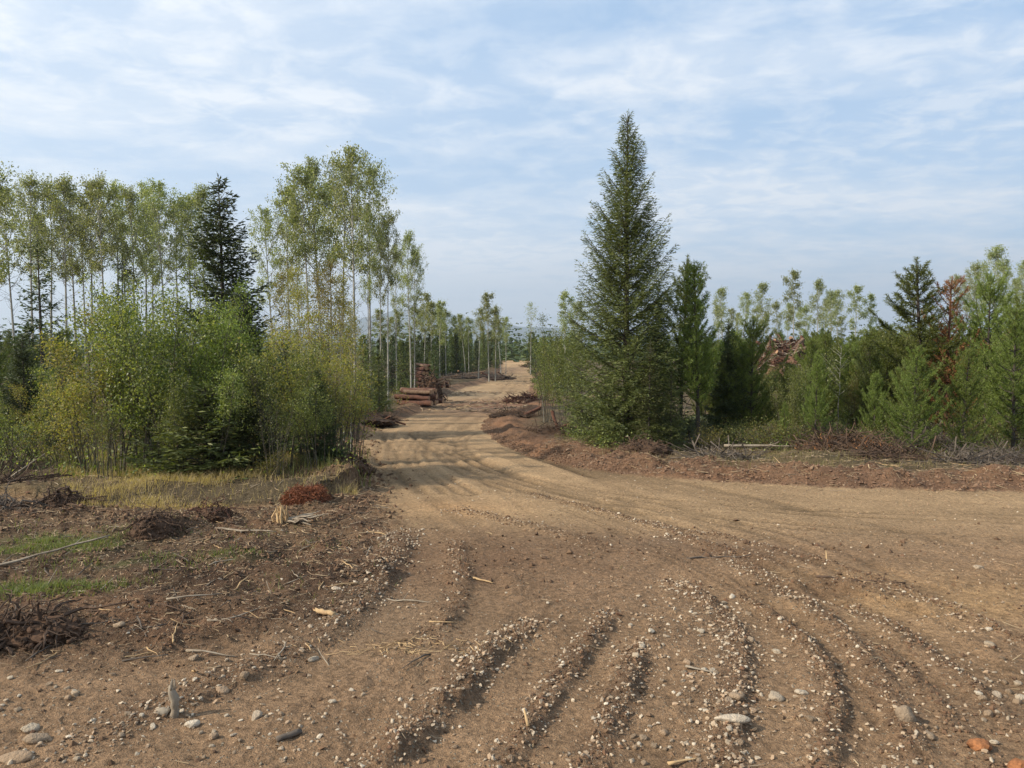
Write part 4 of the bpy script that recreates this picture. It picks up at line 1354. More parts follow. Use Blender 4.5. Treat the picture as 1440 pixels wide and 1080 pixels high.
def root_wad(seed, R0, H0, nroot=60, mats=('soildark', 'brownwood'), fx=1, fy=1, rl=(.15, .5), rr_=(.004, .016), label='', name='root_clump', px=0, py=0, group=None, rot=0, dz=0.):
    rg = np.random.default_rng(seed)
    x, y = gp(px, py)
    z = gz(x, y) - .04 + dz
    root = thing(name, label, 'root clump', (x, y, z), (0, 0, rot), 1, group)
    b = MB(); mound(b, R0 * .92, H0 * .85, rg, 0, .20, 3, seed, fx, fy)
    # lumps on the mound
    for k in range(110):
        a = rg.random() * 6.28; q = rg.random() ** .5 * 1.25
        V = ICO2 * (1 + .25 * rg.normal(size=(len(ICO2), 1)) * .5) * R0 * (.02 + .06 * rg.random() ** 2)
        b.add(V + np.array([math.cos(a) * q * R0 * fx, math.sin(a) * q * R0 * fy, H0 * math.sqrt(max(0, 1 - q * q)) * .95 + (.02 if q > 1 else 0)]), None, ICO2F)
    thing('soil', mesh=b.mesh('root_soil', M[mats[0]]), parent=root)
    b = MB()
    for k in range(nroot):
        a = rg.random() * 6.28; e = rg.random() ** 1.0 * 1.3
        d = np.array([math.cos(a) * math.cos(e), math.sin(a) * math.cos(e), math.sin(e)])
        c = d * np.array([R0 * fx, R0 * fy, H0]) * (.75 + .2 * rg.random())
        ll = rl[0] + (rl[1] - rl[0]) * rg.random()
        s = np.linspace(0, 1, 7)[:, None]
        dv = unit(d * .7 + rg.normal(size=3) * .8)
        P = c + dv * ll * s + np.cumsum(rg.normal(size=(7, 3)) * ll * .07, axis=0) - np.array([0, 0, 1]) * (ll * .5 * s ** 2)
        P[:, 2] = np.maximum(P[:, 2], -.02)
        r0 = rr_[0] + (rr_[1] - rr_[0]) * rg.random() ** 2
        b.tube(P, np.linspace(r0, r0 * .25, 7), 5)
    thing('roots', mesh=b.mesh('roots', M[mats[1]]), parent=root)
    return root


root_wad(1, .27, .18, 130, label='dark uprooted stump with a tangle of roots at the left edge', px=88, py=712, fx=1.1, fy=.8, rr_=(.004, .02), rl=(.12, .4))
root_wad(2, .28, .12, 90, label='brown tangle of uprooted brush at the left border', px=8, py=718, fx=1.2, fy=.8, mats=('soildark', 'twig'), rl=(.12, .45))
root_wad(3, .23, .19, 90, label='turned-up clump of soil and fine roots in the middle of the clearing', px=218, py=758, rl=(.1, .32), rr_=(.003, .010))
root_wad(4, .20, .10, 50, label='low reddish root clump right of the turned-up clump', px=300, py=735, rl=(.1, .4), rr_=(.003, .008), mats=('soildark', 'redlog'))
root_wad(5, .24, .12, 110, label='black root mass in the lower left corner of the clearing', px=45, py=898, fx=1.2, fy=.7, rl=(.08, .3), rr_=(.003, .012))
root_wad(6, .18, .12, 50, label='smaller black root mass at the left border below the green grass', px=-15, py=905, rl=(.08, .3))
root_wad(7, .42, .30, 60, label='dark overhanging soil clump at the left road bank', px=484, py=672, fx=.9, fy=1.2, rl=(.1, .4), rr_=(.002, .007))
root_wad(8, .40, .26, 90, label='soil clump with roots on the bank under the tallest spruce', px=905, py=648, mats=('soildark', 'brownwood'), rl=(.15, .5), fx=1.3)
root_wad(9, .32, .2, 70, label='dark root clump on the bank left of the tallest spruce', px=838, py=632, rl=(.15, .5))
root_wad(10, .9, 1.4, 70, label='dark upturned root plate right of the taller log stack', px=607, py=566, rl=(.4, 1.4), rr_=(.02, .06), fx=.7, fy=.7)

# splintered stump with pale torn wood
def torn_stump():
    rg = np.random.default_rng(3)
    x, y = gp(404, 738)
    root = thing('torn_stump', 'splintered stump with bright yellow torn wood in front of the red clump', 'stump', (x, y, gz(x, y) - .03))
    b = MB()
    for k in range(26):
        a = rg.random() * 6.28; q = .09 * rg.random()
        P0 = np.array([math.cos(a) * q - .03, math.sin(a) * q, 0]); hh = .10 + .13 * rg.random()
        P = np.stack([P0, P0 + [.01 * rg.normal() - .01, 0, hh * .5], P0 + [.03 * rg.normal() - .03, .02 * rg.normal(), hh]])
        b.tube(P, [.016, .013, .003], 4)
    thing('splinters', mesh=b.mesh('splinters', M['freshwood']), parent=root)
    b = MB()
    for k in range(12):
        d = unit(np.array([.8 + .3 * rg.normal(), .5 * rg.normal(), .1 * rg.normal()]))
        s = np.linspace(0, 1, 6)[:, None]
        P = np.array([0, 0, .05]) + d * s * (.2 + .2 * rg.random()) + np.cumsum(rg.normal(size=(6, 3)) * .012, axis=0)
        b.tube(P, np.linspace(.018, .004, 6), 5)
    thing('roots', mesh=b.mesh('stump_roots', M['deadwood']), parent=root)


torn_stump()


def needle_heap(px, py, R0, H0, label, n=5000, m_='redneedle', seed=1):
    rg = np.random.default_rng(seed)
    x, y = gp(px, py)
    root = thing('needle_heap', label, 'brush heap', (x, y, gz(x, y) - .03))
    b = MB(); a = rg.random(n) * 6.28; q = rg.random(n) ** .5
    P = np.stack([np.cos(a) * q * R0, np.sin(a) * q * R0, H0 * np.sqrt(1 - q ** 2) * (.5 + .55 * rg.random(n))], 1)
    P[:, 2] *= 1 + .25 * vnoise(P[:, 0] * 12, P[:, 1] * 12, 3)
    D = unit(rg.normal(size=(n, 3)) * [1, 1, .6] + [0, 0, -.2])
    b.rhomb(P, D, .06, .008, rg=rg)
    thing('needles', mesh=b.mesh('needles', M[m_]), parent=root)
    b = MB(); tangle(b, 40, R0, H0, rg, (.1, .35), (.002, .006))
    thing('twigs', mesh=b.mesh('heap_twigs', M['brownwood']), parent=root)


needle_heap(430, 712, .27, .20, 'rust-red heap of dead needles in front of the thicket')
needle_heap(1100, 634, .55, .18, 'low rust-coloured heap behind the fallen white pole', 3000, seed=2)


def brush_heap(px, py, R0, H0, n, label, seed, m_='twig', core='soildark', L=(.3, 1.0), r=(.004, .012), logs=0, fx=1., name='brush_heap', logm='deadwood', LL=(1, 2.2), lr=(.05, .10), group=None, coreh=.6, needles=0):
    rg = np.random.default_rng(seed)
    x, y = gp(px, py)
    root = thing(name, label, 'brush heap', (x, y, gz(x, y) - .05), (0, 0, 0), (fx, 1, 1), group)
    b = MB(); mound(b, R0 * .9, H0 * coreh, rg, 0, .25, 3, seed)
    thing('soil', mesh=b.mesh('heap_soil', M[core]), parent=root)
    b = MB(); tangle(b, n, R0, H0, rg, L, r)
    thing('twigs', mesh=b.mesh('heap_twigs', M[m_]), parent=root)
    if needles:
        b = MB(); a = rg.random(needles) * 6.28; q = rg.random(needles) ** .5
        P = np.stack([np.cos(a) * q * R0, np.sin(a) * q * R0, H0 * np.sqrt(1 - q ** 2) * (.6 + .45 * rg.random(needles))], 1)
        b.rhomb(P, unit(rg.normal(size=(needles, 3))), .08, .02, rg=rg)
        thing('needles', mesh=b.mesh('heap_needles', M['dead']), parent=root)
    for k in range(logs):
        a = rg.random() * 6.28; q = rg.random() ** .5
        ll = LL[0] + (LL[1] - LL[0]) * rg.random(); lr_ = lr[0] + (lr[1] - lr[0]) * rg.random()
        me = LOGS2[k % 2] if rg.random() < .6 else LOGS[k % 4]
        thing('log', mesh=me, parent=root, loc=(math.cos(a) * q * R0 * .8, math.sin(a) * q * R0 * .8, H0 * (1 - q * q) * .95),
              rot=(rg.random() * 6, rg.normal() * .4, rg.random() * 6.28), scale=(ll / 4.2, lr_ / .15, lr_ / .15))
    return root


brush_heap(1190, 648, .85, .36, 520, 'brown brush and root heap on the right bank behind the fallen pole', 21, 'brownwood', fx=1.1, needles=300)
brush_heap(1308, 640, .70, .50, 600, 'grey twiggy brush heap below the tallest dark pine', 22, 'twig', fx=1.1, r=(.002, .007))
brush_heap(1400, 656, .7, .18, 300, 'low grey brush heap at the right edge of the bank', 23, 'twig', fx=1.4, r=(.002, .007))
brush_heap(785, 612, .9, .3, 260, 'weathered brush on the bank left of the tallest spruce', 24, 'brownwood', fx=1.3, logs=5, LL=(.8, 1.6), lr=(.03, .06))
brush_heap(722, 588, .8, .14, 200, 'dark brush at the tip of the bank inside the bend', 25, 'brownwood', fx=1.2, logs=3, LL=(.6, 1.4), lr=(.03, .06))
brush_heap(665, 533, 3.2, .55, 420, 'long windrow of grey brush beyond the log stacks', 26, 'twig', L=(.4, 1.5), r=(.010, .028), fx=1.3, logs=9, LL=(.8, 2.2), lr=(.04, .08))
brush_heap(740, 566, 1.2, .45, 220, 'orange brown heap of broken wood at the right road edge', 27, 'redlog', L=(.4, 1.2), r=(.01, .03), core='redclod', logs=7, logm='logend', LL=(.6, 1.3), lr=(.04, .07))
brush_heap(560, 545, 3.0, 2.0, 420, 'pale brush slope behind the near log stack', 28, 'deadwood', L=(.6, 2.2), r=(.012, .035), logs=12, LL=(1, 2.5))
brush_heap(10, 700, .5, .12, 160, 'grey-brown brush at the left border of the clearing', 29, 'brownwood')
brush_heap(510, 600, 1.2, .35, 200, 'dark brush on the left road bank', 30, 'brownwood', logs=3, LL=(.8, 1.8), lr=(.03, .06))
brush_heap(755, 516, 2.4, .8, 160, 'brush beside the crest of the road', 31, 'twig', L=(.5, 1.6), r=(.02, .05), logs=5, LL=(1, 2.4))
for i, (px, py, R0) in enumerate([(1020, 656, .4), (1250, 656, .45), (1365, 660, .45)]):
    brush_heap(px, py, R0, .12, 150, 'thin spread of brown brush on the crest of the right bank', 60 + i, ('twig', 'brownwood')[i % 2], fx=1.5, group='brush spreads on the right bank', coreh=.4)
# the big slash pile among the right pines
xs_, ys_ = xd(1103, 58), 58
rs = np.random.default_rng(9)
sl = thing('slash_pile', 'high red-brown pile of broken logs and branches behind the right pines', 'slash pile', (xs_, ys_, gz(xs_, ys_) - .1), (0, 0, 0), 1.12)
b = MB(); mound(b, 2.9, 2.5, rs, 0, .2, 3, 4)
thing('soil', mesh=b.mesh('slash_core', M['redclod']), parent=sl)
b = MB(); tangle(b, 1100, 3.1, 3.3, rs, (.6, 2.2), (.015, .045), 0, 3, .5, .75)
thing('branches', mesh=b.mesh('slash_branches', M['redlog']), parent=sl)
b = MB(); tangle(b, 260, 3.1, 3.4, rs, (.6, 2.2), (.02, .05), 0, 3, .5, .8)
thing('splinters', mesh=b.mesh('slash_splinters', M['deadwood']), parent=sl)
for k in range(34):
    a = rs.random() * 6.28; q = rs.random() ** .5
    thing('log', mesh=(LOGS2 if k % 3 else LOGS)[k % 2], parent=sl, loc=(math.cos(a) * q * 2.5, math.sin(a) * q * 2.5, 3.15 * (1 - q * q) ** .7), rot=(rs.random() * 6, rs.normal() * .5, rs.random() * 6.28), scale=(.3 + .35 * rs.random(), .8, .8))


# stump, poles, leaning sticks
def stick_mesh(seed, L, r, m_, n=8, wob=.03, knots=2, sides=6, flat=1., taper=.4):
    rg = np.random.default_rng(seed)
    b = MB()
    P = np.zeros((n, 3)); P[:, 0] = np.linspace(-L / 2, L / 2, n)
    P[:, 1:] += np.cumsum(rg.normal(size=(n, 2)) * L * wob, axis=0) * [1, .35]
    P[:, 1:] -= P[:, 1:].mean(0)
    b.tube(P, r * np.linspace(1, taper, n) * (1 + .12 * rg.normal(size=n)), sides, oval=rg.normal(size=(n, sides)) * .12)
    for k in range(knots):
        i = rg.integers(1, n - 2)
        d = unit(np.array([.6, rg.normal(), abs(rg.normal()) * .5]))
        q = P[i] + d * (np.linspace(0, 1, 4) * L * .16)[:, None]
        b.tube(q, np.linspace(r * .45, r * .12, 4), 4)
    V = np.concatenate(b.v)
    b.v = [v * np.array([1, 1, flat]) for v in b.v]
    return b.mesh('stick', M[m_], True)


def lay(name, label, cat, px, py, me, yaw, scale=1, pitch=0., dz=.01, group=None, roll=0.):
    x, y = gp(px, py)
    return thing(name, label, cat, (x, y, gz(x, y) + dz), (roll, pitch, yaw), scale, group, me)


lay('fallen_pole', 'white bare fallen pole lying on the right bank', 'log', 1068, 645, stick_mesh(1, 1.35, .035, 'deadwood', 9, .012, 2), R(-6), 1, 0, .12)
lay('branch', 'pale broken branch on the bank under the tallest spruce', 'branch', 868, 633, stick_mesh(2, .8, .022, 'deadwood'), R(-22), 1, 0, .14)
lay('branch', 'long thin bleached branch lying across the dark soil', 'branch', 585, 843, stick_mesh(3, .62, .0075, 'deadwood', 12, .018, 3), R(-6))
lay('branch', 'forked grey branch in front of the turned-up clump', 'branch', 345, 752, stick_mesh(4, .70, .013, 'deadwood', 10, .02, 3), R(-12), 1, 0, .03)
lay('log', 'short curved piece of bright orange wood beside the left windrow', 'wood', 457, 871, stick_mesh(5, .155, .023, 'freshwood', 7, .05, 1, 8, .8, .75), R(-32), 1, 0, .022)
lay('log', 'short grey-brown cut branch near the bottom of the picture', 'wood', 407, 1040, stick_mesh(6, .105, .0135, 'twig', 5, .005, 0, 8, 1, .9), R(38), 1, 0, .014)
lay('branch', 'pale straight splinter under the long thin branch', 'branch', 623, 879, stick_mesh(7, .165, .008, 'freshwood', 5, .01, 0, 5, .6), R(-3))
lay('branch', 'pale twig pointing up from the left soil near the red clump', 'branch', 55, 795, stick_mesh(8, 1.0, .013, 'deadwood', 9, .02, 2), R(24), 1, R(-8), .05)
lay('branch', 'broken white stick rising behind the dark uprooted stump', 'branch', 40, 690, stick_mesh(9, .5, .014, 'deadwood', 6, .03, 1), R(40), 1, R(-35), .2)
lay('branch', 'yellow splinter on the dark middle patch', 'branch', 678, 815, stick_mesh(10, .2, .011, 'freshwood', 6, .03, 1), R(-38))
lay('branch', 'dark twig crossing the right damp patch', 'branch', 1210, 818, stick_mesh(11, .6, .010, 'brownwood', 9, .03, 2), R(-16))
lay('branch', 'thin crooked twig on the dark patch of the road', 'branch', 1010, 782, stick_mesh(12, .55, .008, 'twig', 9, .035, 3), R(8))
lay('branch', 'small upright yellow splinter on the road', 'branch', 1162, 789, stick_mesh(13, .10, .008, 'freshwood', 4, .01, 0, 5), R(70), 1, R(-50), .03)
lay('branch', 'flat pale chip on the stony strip', 'branch', 985, 945, stick_mesh(14, .15, .010, 'deadwood', 5, .01, 0, 5, .5), R(-30))
lay('branch', 'broken pale stick at the bottom edge of the stony strip', 'branch', 962, 1070, stick_mesh(15, .14, .009, 'freshwood', 5, .02, 0, 5, .6), R(18))
lay('branch', 'upright pale stub on the second windrow', 'branch', 740, 1022, stick_mesh(16, .075, .010, 'freshwood', 4, .01, 0, 6), R(105), 1, R(-40), .03)
lay('branch', 'leaning dead sapling stem in the thicket above the red clump', 'branch', 438, 640, stick_mesh(17, 1.0, .014, 'deadwood', 9, .02, 4), R(120), 1, R(-62), .42)
for k, (yw, pt) in enumerate([(R(75), R(-60)), (R(60), R(-52)), (R(88), R(-66)), (R(50), R(-45))]):
    xx, yy = xd(952 + 4 * k, 18.6), 18.6
    thing('branch', 'grey dead stick leaning against the open-topped pine', 'branch', (xx, yy, gz(xx, yy) + .75), (0, pt, yw), 1, 'dead sticks leaning at the open-topped pine', stick_mesh(30 + k, 1.9, .022, 'twig', 8, .015, 1))
# short stub that stands up in the left foreground
def stub():
    rg = np.random.default_rng(8)
    x, y = gp(243, 1004)
    root = thing('root_stub', 'gnarled upright pale root stub in the left foreground gravel', 'root', (x, y, gz(x, y) - .02))
    b = MB()
    s = np.linspace(0, 1, 10)
    P = np.stack([.012 * np.sin(s * 4), .0 * s, s * .155], 1)
    b.tube(P, np.array([.024, .021, .018, .017, .018, .020, .019, .018, .014, .006]), 8, oval=rg.normal(size=(10, 8)) * .14)
    for k in range(5):
        a = rg.random() * 6.28
        q = np.array([0, 0, .14]) + np.stack([np.cos(a) * .012 + s[:4] * .01 * rg.normal(), np.sin(a) * .012 + s[:4] * 0, s[:4] * .12], 1)
        b.tube(q, [.005, .004, .003, .001], 4)
    thing('stub', mesh=b.mesh('root_stub', M['deadwood'], True), parent=root)
    b = MB()
    P = np.stack([-.02 - .07 * s, -.01 * s, .03 + .02 * np.sin(s * 3) - .02 * s], 1)
    b.tube(P, np.linspace(.020, .012, 10), 7, oval=rg.normal(size=(10, 7)) * .15)
    thing('side_root', mesh=b.mesh('side_root', M['deadwood'], True), parent=root)


stub()
# rotten red stump among the pines
x, y = xd(1065, 21.5), 21.5
st_ = thing('red_stump', 'rotten red stump standing in the shade of the dark full pine', 'stump', (x, y, gz(x, y) - .05))
b = MB()
rg = np.random.default_rng(4)
P = np.zeros((6, 3)); P[:, 2] = np.linspace(0, .85, 6)
b.tube(P, [.30, .26, .24, .23, .22, .17], 10, oval=rg.normal(size=(6, 10)) * .09)
thing('trunk', mesh=b.mesh('red_stump', M['redstump']), parent=st_)
# dark dead trunk in the thicket
for px, py, hh, lb in ((190, 662, .95, 'black burnt stem standing in front of the thicket'), (345, 656, .85, 'black dead stem in the shade of the thicket')):
    x, y = gp(px, py)
    b = MB(); P = np.zeros((7, 3)); P[:, 2] = np.linspace(0, hh, 7); P[:, 0] = .02 * np.sin(P[:, 2] * 4)
    b.tube(P, np.linspace(.03, .02, 7), 8, oval=rg.normal(size=(7, 8)) * .08)
    for k in range(9):
        z_ = hh * (.3 + .65 * rg.random()); a = rg.random() * 6.28
        q = np.array([0, 0, z_]) + np.array([math.cos(a), math.sin(a), -.1]) * (np.linspace(0, 1, 4) * (.2 + .3 * rg.random()))[:, None]
        b.tube(q, [.006, .005, .003, .002], 3)
    thing('snag', lb, 'dead tree', (x, y, gz(x, y) - .03), mesh=b.mesh('dead_stem', M['bark']))

# cut spruce boughs lying right of the tallest spruce
def bough_heap(px, py, label, seed):
    rg = np.random.default_rng(seed)
    x, y = gp(px, py)
    root = thing('spruce_boughs', label, 'boughs', (x, y, gz(x, y)))
    stb = MB()
    for k in range(7):
        cr = MB()
        a = R(100) + rg.normal() * .8 if k % 2 else R(60) + rg.normal() * .6
        H = np.array([math.cos(a) * .6, math.sin(a) * .6, .85 + .3 * rg.random()]); H = unit(H)
        L = .9 + .5 * rg.random()
        b0 = np.array([rg.normal() * .18, rg.normal() * .2, .05])
        s = np.linspace(.08, 1, 26)
        ax = b0 + H * (L * s)[:, None]; ax[:, 2] -= .55 * L * s ** 2
        stb.tube(ax[::5], np.linspace(.014, .004, 6), 4)
        Sd = unit(np.cross(H, [0, 0, 1.0]))
        for sg in (-1, 1):
            l2 = .42 * (1.08 - s) ** .7
            nt = 9
            idx = np.repeat(np.arange(26), nt); fr = np.tile(np.linspace(.1, 1, nt), 26)
            d2 = unit(H * .6 + sg * Sd * .9 + np.array([0, 0, -.25]) + rg.normal(size=(26, 3)) * .12)
            base = ax[idx] + d2[idx] * (l2[idx] * fr)[:, None]
            dd = unit(d2[idx] + rg.normal(size=(len(idx), 3)) * .5)
            cr.rhomb(base, dd, .10, .028, rg=rg, up=1)
        thing('bough', mesh=cr.mesh('bough', M['spruce_blue']), parent=root)
    thing('branches', mesh=stb.mesh('bough_branches', M['bark']), parent=root)


bough_heap(962, 634, 'grey-green cut spruce boughs lying right of the tallest spruce', 3)
bough_heap(980, 626, 'second bunch of grey-green boughs behind the first, under the open-topped pine', 4)

# orange bark lumps in the lower right corner
def bark_lump(px, py, s, label, seed):
    rg = np.random.default_rng(seed)
    x, y = gp(px, py)
    V = ICO3.copy()
    n = fbm(V[:, 0] * 2 + seed, V[:, 1] * 2 + V[:, 2], 4, seed, .6)
    V = V * (1 + .35 * n)[:, None] * np.array([1.0, .75, .42]) * s
    V[:, 2] = np.round(V[:, 2] / (s * .09)) * s * .09 * .7 + V[:, 2] * .3
    b = MB(); b.add(V, None, ICO3F)
    thing('bark_piece', label, 'bark', (x, y, gz(x, y) + s * .18), (0, 0, .4), mesh=b.mesh('bark_piece', M['orange']))


bark_lump(1378, 1052, .050, 'larger orange lump of bark in the lower right corner', 3)
bark_lump(1432, 1078, .045, 'smaller orange lump of bark below the larger one', 5)
bark_lump(52, 895, .022, 'tiny orange chip of bark beside the black root mass', 6)

# ------------------------------------------------------------------ stones
def stone_mesh(seed, el=(1, .8, .6), sub=3, facets=9):
    rg = np.random.default_rng(seed)
    V, T = (ICO3, ICO3F) if sub == 3 else (ICO2, ICO2F)
    V = V.copy()
    for k in range(facets):                  # worn facets
        d = unit(rg.normal(size=3)); lim = .62 + .22 * rg.random()
        dot = V @ d
        V = V - np.maximum(0, dot - lim)[:, None] * d * .85
    n = fbm(V[:, 0] * 1.3 + seed, V[:, 1] * 1.3 + V[:, 2] * 1.1, 3, seed)
    V = V * (1 + .22 * n + .05 * fbm(V[:, 0] * 5 + seed, V[:, 1] * 5 + V[:, 2] * 4, 2, seed + 9))[:, None] * np.array(el)
    b = MB(); b.add(V, None, T)
    return b.mesh('stone', M['stone'], True)


ST = [stone_mesh(i, e) for i, e in enumerate([(1, .8, .6), (1, .7, .5), (1, .9, .75), (1.1, .65, .45), (1, .85, .5), (.9, .8, .7)])]
LONGST = stone_mesh(40, (1.35, .62, .33), facets=2)
EGG = stone_mesh(41, (.78, .72, 1.1), facets=1)


def stone(px, py, wpx, label, me=None, group=None, yaw=None, roll=0, sinkf=.25):
    x, y = gp(px, py)
    s = wpx / 2 * math.hypot(x, y, EYE) / F
    k = random.randrange(6)
    return thing('stone', label, 'stone', (x, y, gz(x, y) + s * (.42 - sinkf)), (random.uniform(-.3, .3) + roll, random.uniform(-.3, .3), random.random() * 6.28 if yaw is None else yaw), s, group, me or ST[k])


for px, py, wp, lb, me in [(1273, 1018, 26, 'egg-shaped pale stone standing on the right windrow', EGG), (1030, 1021, 32, 'flat elongated grey stone lying on the smooth track', LONGST), (1090, 978, 22, 'round grey stone right of the stony strip', None),
                           (1038, 984, 22, 'pinkish stone at the right edge of the stony strip', None), (1376, 798, 12, 'small white stone alone on the far side of the road', None), (1142, 1015, 14, 'small pale stone left of the steep right rut', None),
                           (55, 1040, 26, 'large pale stone in the lower left corner', None), (42, 1024, 20, 'grey stone just behind the large pale corner stone', None), (360, 1007, 22, 'block-shaped pink stone in the left foreground', None),
                           (312, 972, 18, 'pale stone on the left windrow', None), (270, 1016, 20, 'pale stone right of the upright root stub', None), (166, 888, 18, 'white angular stone in the dark soil', None), (272, 929, 14, 'squarish pink stone behind the root stub', None),
                           (20, 1068, 30, 'flat pale stone at the bottom left border', LONGST), (474, 838, 14, 'round grey stone left of the long thin branch', None), (440, 925, 18, 'angular grey stone beside the left windrow', None), (343, 957, 18, 'tilted grey slab on the left windrow', None),
                           (300, 1035, 16, 'stone between the root stub and the cut branch', None), (467, 986, 12, 'small white stone right of the left windrow', None), (1052, 862 + 0, 10, 'brownish stone on the stony strip', None),
                           (1128, 974, 16, 'small grey stone among the cobbles right of the stony strip', None), (1306, 1034, 16, 'pale stone to the right of the egg-shaped stone', None), (1092, 914, 13, 'flat pale stone on the smooth track far from the cobbles', None)]:
    stone(px, py, wp, lb, me, yaw=0 if me is LONGST else None)
rg = np.random.default_rng(12)
for i in range(60):
    px, py = rg.uniform(-20, 420), rg.uniform(945, 1078)
    stone(px, py, rg.uniform(4, 11), 'pale pebble in the left foreground gravel', group='pebbles of the left foreground gravel')
for i in range(70):
    px, py = rg.uniform(880, 1060) , rg.uniform(825, 1075)
    stone(px, py, rg.uniform(6, 13), 'pale pebble on the stony strip between the tracks', group='pebbles of the stony strip')
for i in range(24):
    px = rg.uniform(1370, 1470); py = 1000 - (1470 - px) * .35 + rg.normal() * 40
    stone(px, py, rg.uniform(6, 14), 'pale pebble in the patch at the right border', group='pebbles at the right border')
zones = ['first windrow from the left track', 'second windrow', 'third windrow', 'edge of the stony strip', 'steep right rut', 'right windrow', 'faint far right windrow', 'left windrow']
for k, (L, h, wd, dep, side, sden) in enumerate(RIDGES[:8]):
    n = [40, 16, 12, 18, 12, 16, 8, 40][k]
    seg = np.hypot(*np.diff(L, axis=0).T); cum = np.concatenate([[0], np.cumsum(seg)])
    for i in range(n):
        s = rg.random() * cum[-1]
        x = np.interp(s, cum, L[:, 0]) + rg.normal() * wd * 1.3; y = np.interp(s, cum, L[:, 1]) + rg.normal() * wd * 1.3
        sc = rg.uniform(.006, .016) * (1.2 if k == 7 else 1)
        thing('stone', 'grey-white pebble thrown up along the ' + zones[k], 'stone', (x, y, gz(x, y) + sc * .2), (rg.normal() * .4, rg.normal() * .4, rg.random() * 6.28), sc, 'pebbles along the ' + zones[k], ST[i % 6])


def scatter_ico(name, label, cat, x, y, s, mat_, squash=.65, sink=.1, seed=0, V0=ICO1, F0=ICO1F, jit=.22):
    rg = np.random.default_rng(seed)
    n = len(x)
    z = gza(x, y)
    nv = len(V0)
    sc = s[:, None] * (.7 + .6 * rg.random((n, 3))) * np.array([1, 1, squash])
    V = V0[None] * (1 + jit * rg.normal(size=(n, nv, 1)))
    V = V * sc[:, None]
    a = rg.random(n) * 6.28; ca, sa = np.cos(a), np.sin(a); tl = rg.normal(size=n) * .5; ct, st = np.cos(tl), np.sin(tl)
    X = V[..., 0]; Y = V[..., 1]; Z = V[..., 2]
    Y, Z = Y * ct[:, None] - Z * st[:, None], Y * st[:, None] + Z * ct[:, None]
    X, Y = X * ca[:, None] - Y * sa[:, None], X * sa[:, None] + Y * ca[:, None]
    V = np.stack([X + x[:, None], Y + y[:, None], Z + (z + s * (squash - sink) * .5)[:, None]], -1)
    T = (F0[None] + (np.arange(n) * nv)[:, None, None]).reshape(-1, 3)
    b = MB(); b.add(V.reshape(-1, 3), None, T)
    return thing(name, label, cat, mesh=b.mesh(name, M[mat_]), kind='stuff')


def sample_poly(n, seed, y0, y1, half=.80, bias=1.6):
    """points in the wedge in front, denser near"""
    rg = np.random.default_rng(seed)
    y = y0 + (y1 - y0) * rg.random(n) ** bias
    x = (rg.random(n) * 2 - 1) * (y * half + .6)
    return x, y, rg


def band(n, pxr, pyr, seed):
    rg = np.random.default_rng(seed)
    c = [gp(pxr[0], pyr[0]), gp(pxr[1], pyr[0]), gp(pxr[0], pyr[1]), gp(pxr[1], pyr[1])]
    u = rg.random(n); v = rg.random(n)
    yn, yf = c[0][1], c[2][1]
    y = yn + (yf - yn) * v
    xl = (pxr[0] - 720) / F * y; xr = (pxr[1] - 720) / F * y
    return xl + (xr - xl) * u, y, rg


# gravel
gx, gy = [], []
x, y, rg = sample_poly(60000, 31, 1.6, 12, .80, 1.5)
E = ground_eval(x, y)
pr = .02 + .20 * E['fg'] * sstep(-.1, .5, fbm(x * 2.3, y * 2.3, 3, 641)) * (1 - E['rut']) * (1 - .65 * E['ro']) * (.4 + .9 * sstep(-.2, .4, fbm(x * 1.2, y * 1.2, 3, 640)))
c = gp(970, 930); pr += .75 * np.exp(-(((x - c[0] - .1) / .42) ** 2 + ((y - c[1]) / 1.0) ** 2))
c = gp(200, 1000); pr += .25 * np.exp(-(((x - c[0]) / .9) ** 2 + ((y - c[1]) / .35) ** 2))
c = gp(1420, 950); pr += .45 * np.exp(-(((x - c[0]) / .35) ** 2 + ((y - c[1]) / .5) ** 2))
pr = pr * np.where(E['off'] > .5, .3, 1)
k_ = rg.random(len(x)) < pr
gx.append(x[k_]); gy.append(y[k_])
for k, (L, h, wd, dep, side, sden) in enumerate(RIDGES):
    seg = np.hypot(*np.diff(L, axis=0).T); cum = np.concatenate([[0], np.cumsum(seg)])
    n = int(cum[-1] * sden * 7.5)
    s = rg.random(n) * cum[-1]
    gx.append(np.interp(s, cum, L[:, 0]) + rg.normal(size=n) * wd * 1.2 - wd * .3); gy.append(np.interp(s, cum, L[:, 1]) + rg.normal(size=n) * wd * 1.2)
gx = np.concatenate(gx); gy = np.concatenate(gy)
print('gravel', len(gx))
s = .0024 + .0095 * rg.random(len(gx)) ** 3.0 + .0006 * np.maximum(0, gy - 3)
big_ = s > .0052
scatter_ico('gravel', 'loose pale gravel strewn over the road and its windrows', 'gravel', gx[big_], gy[big_], s[big_], 'stone', .62, .02, 5, ICO1, ICO1F, .26)
scatter_ico('fine_gravel', 'fine pale grit between the larger gravel', 'gravel', gx[~big_], gy[~big_], s[~big_], 'stone', .62, .02, 17, OCT, OCTF, .28)

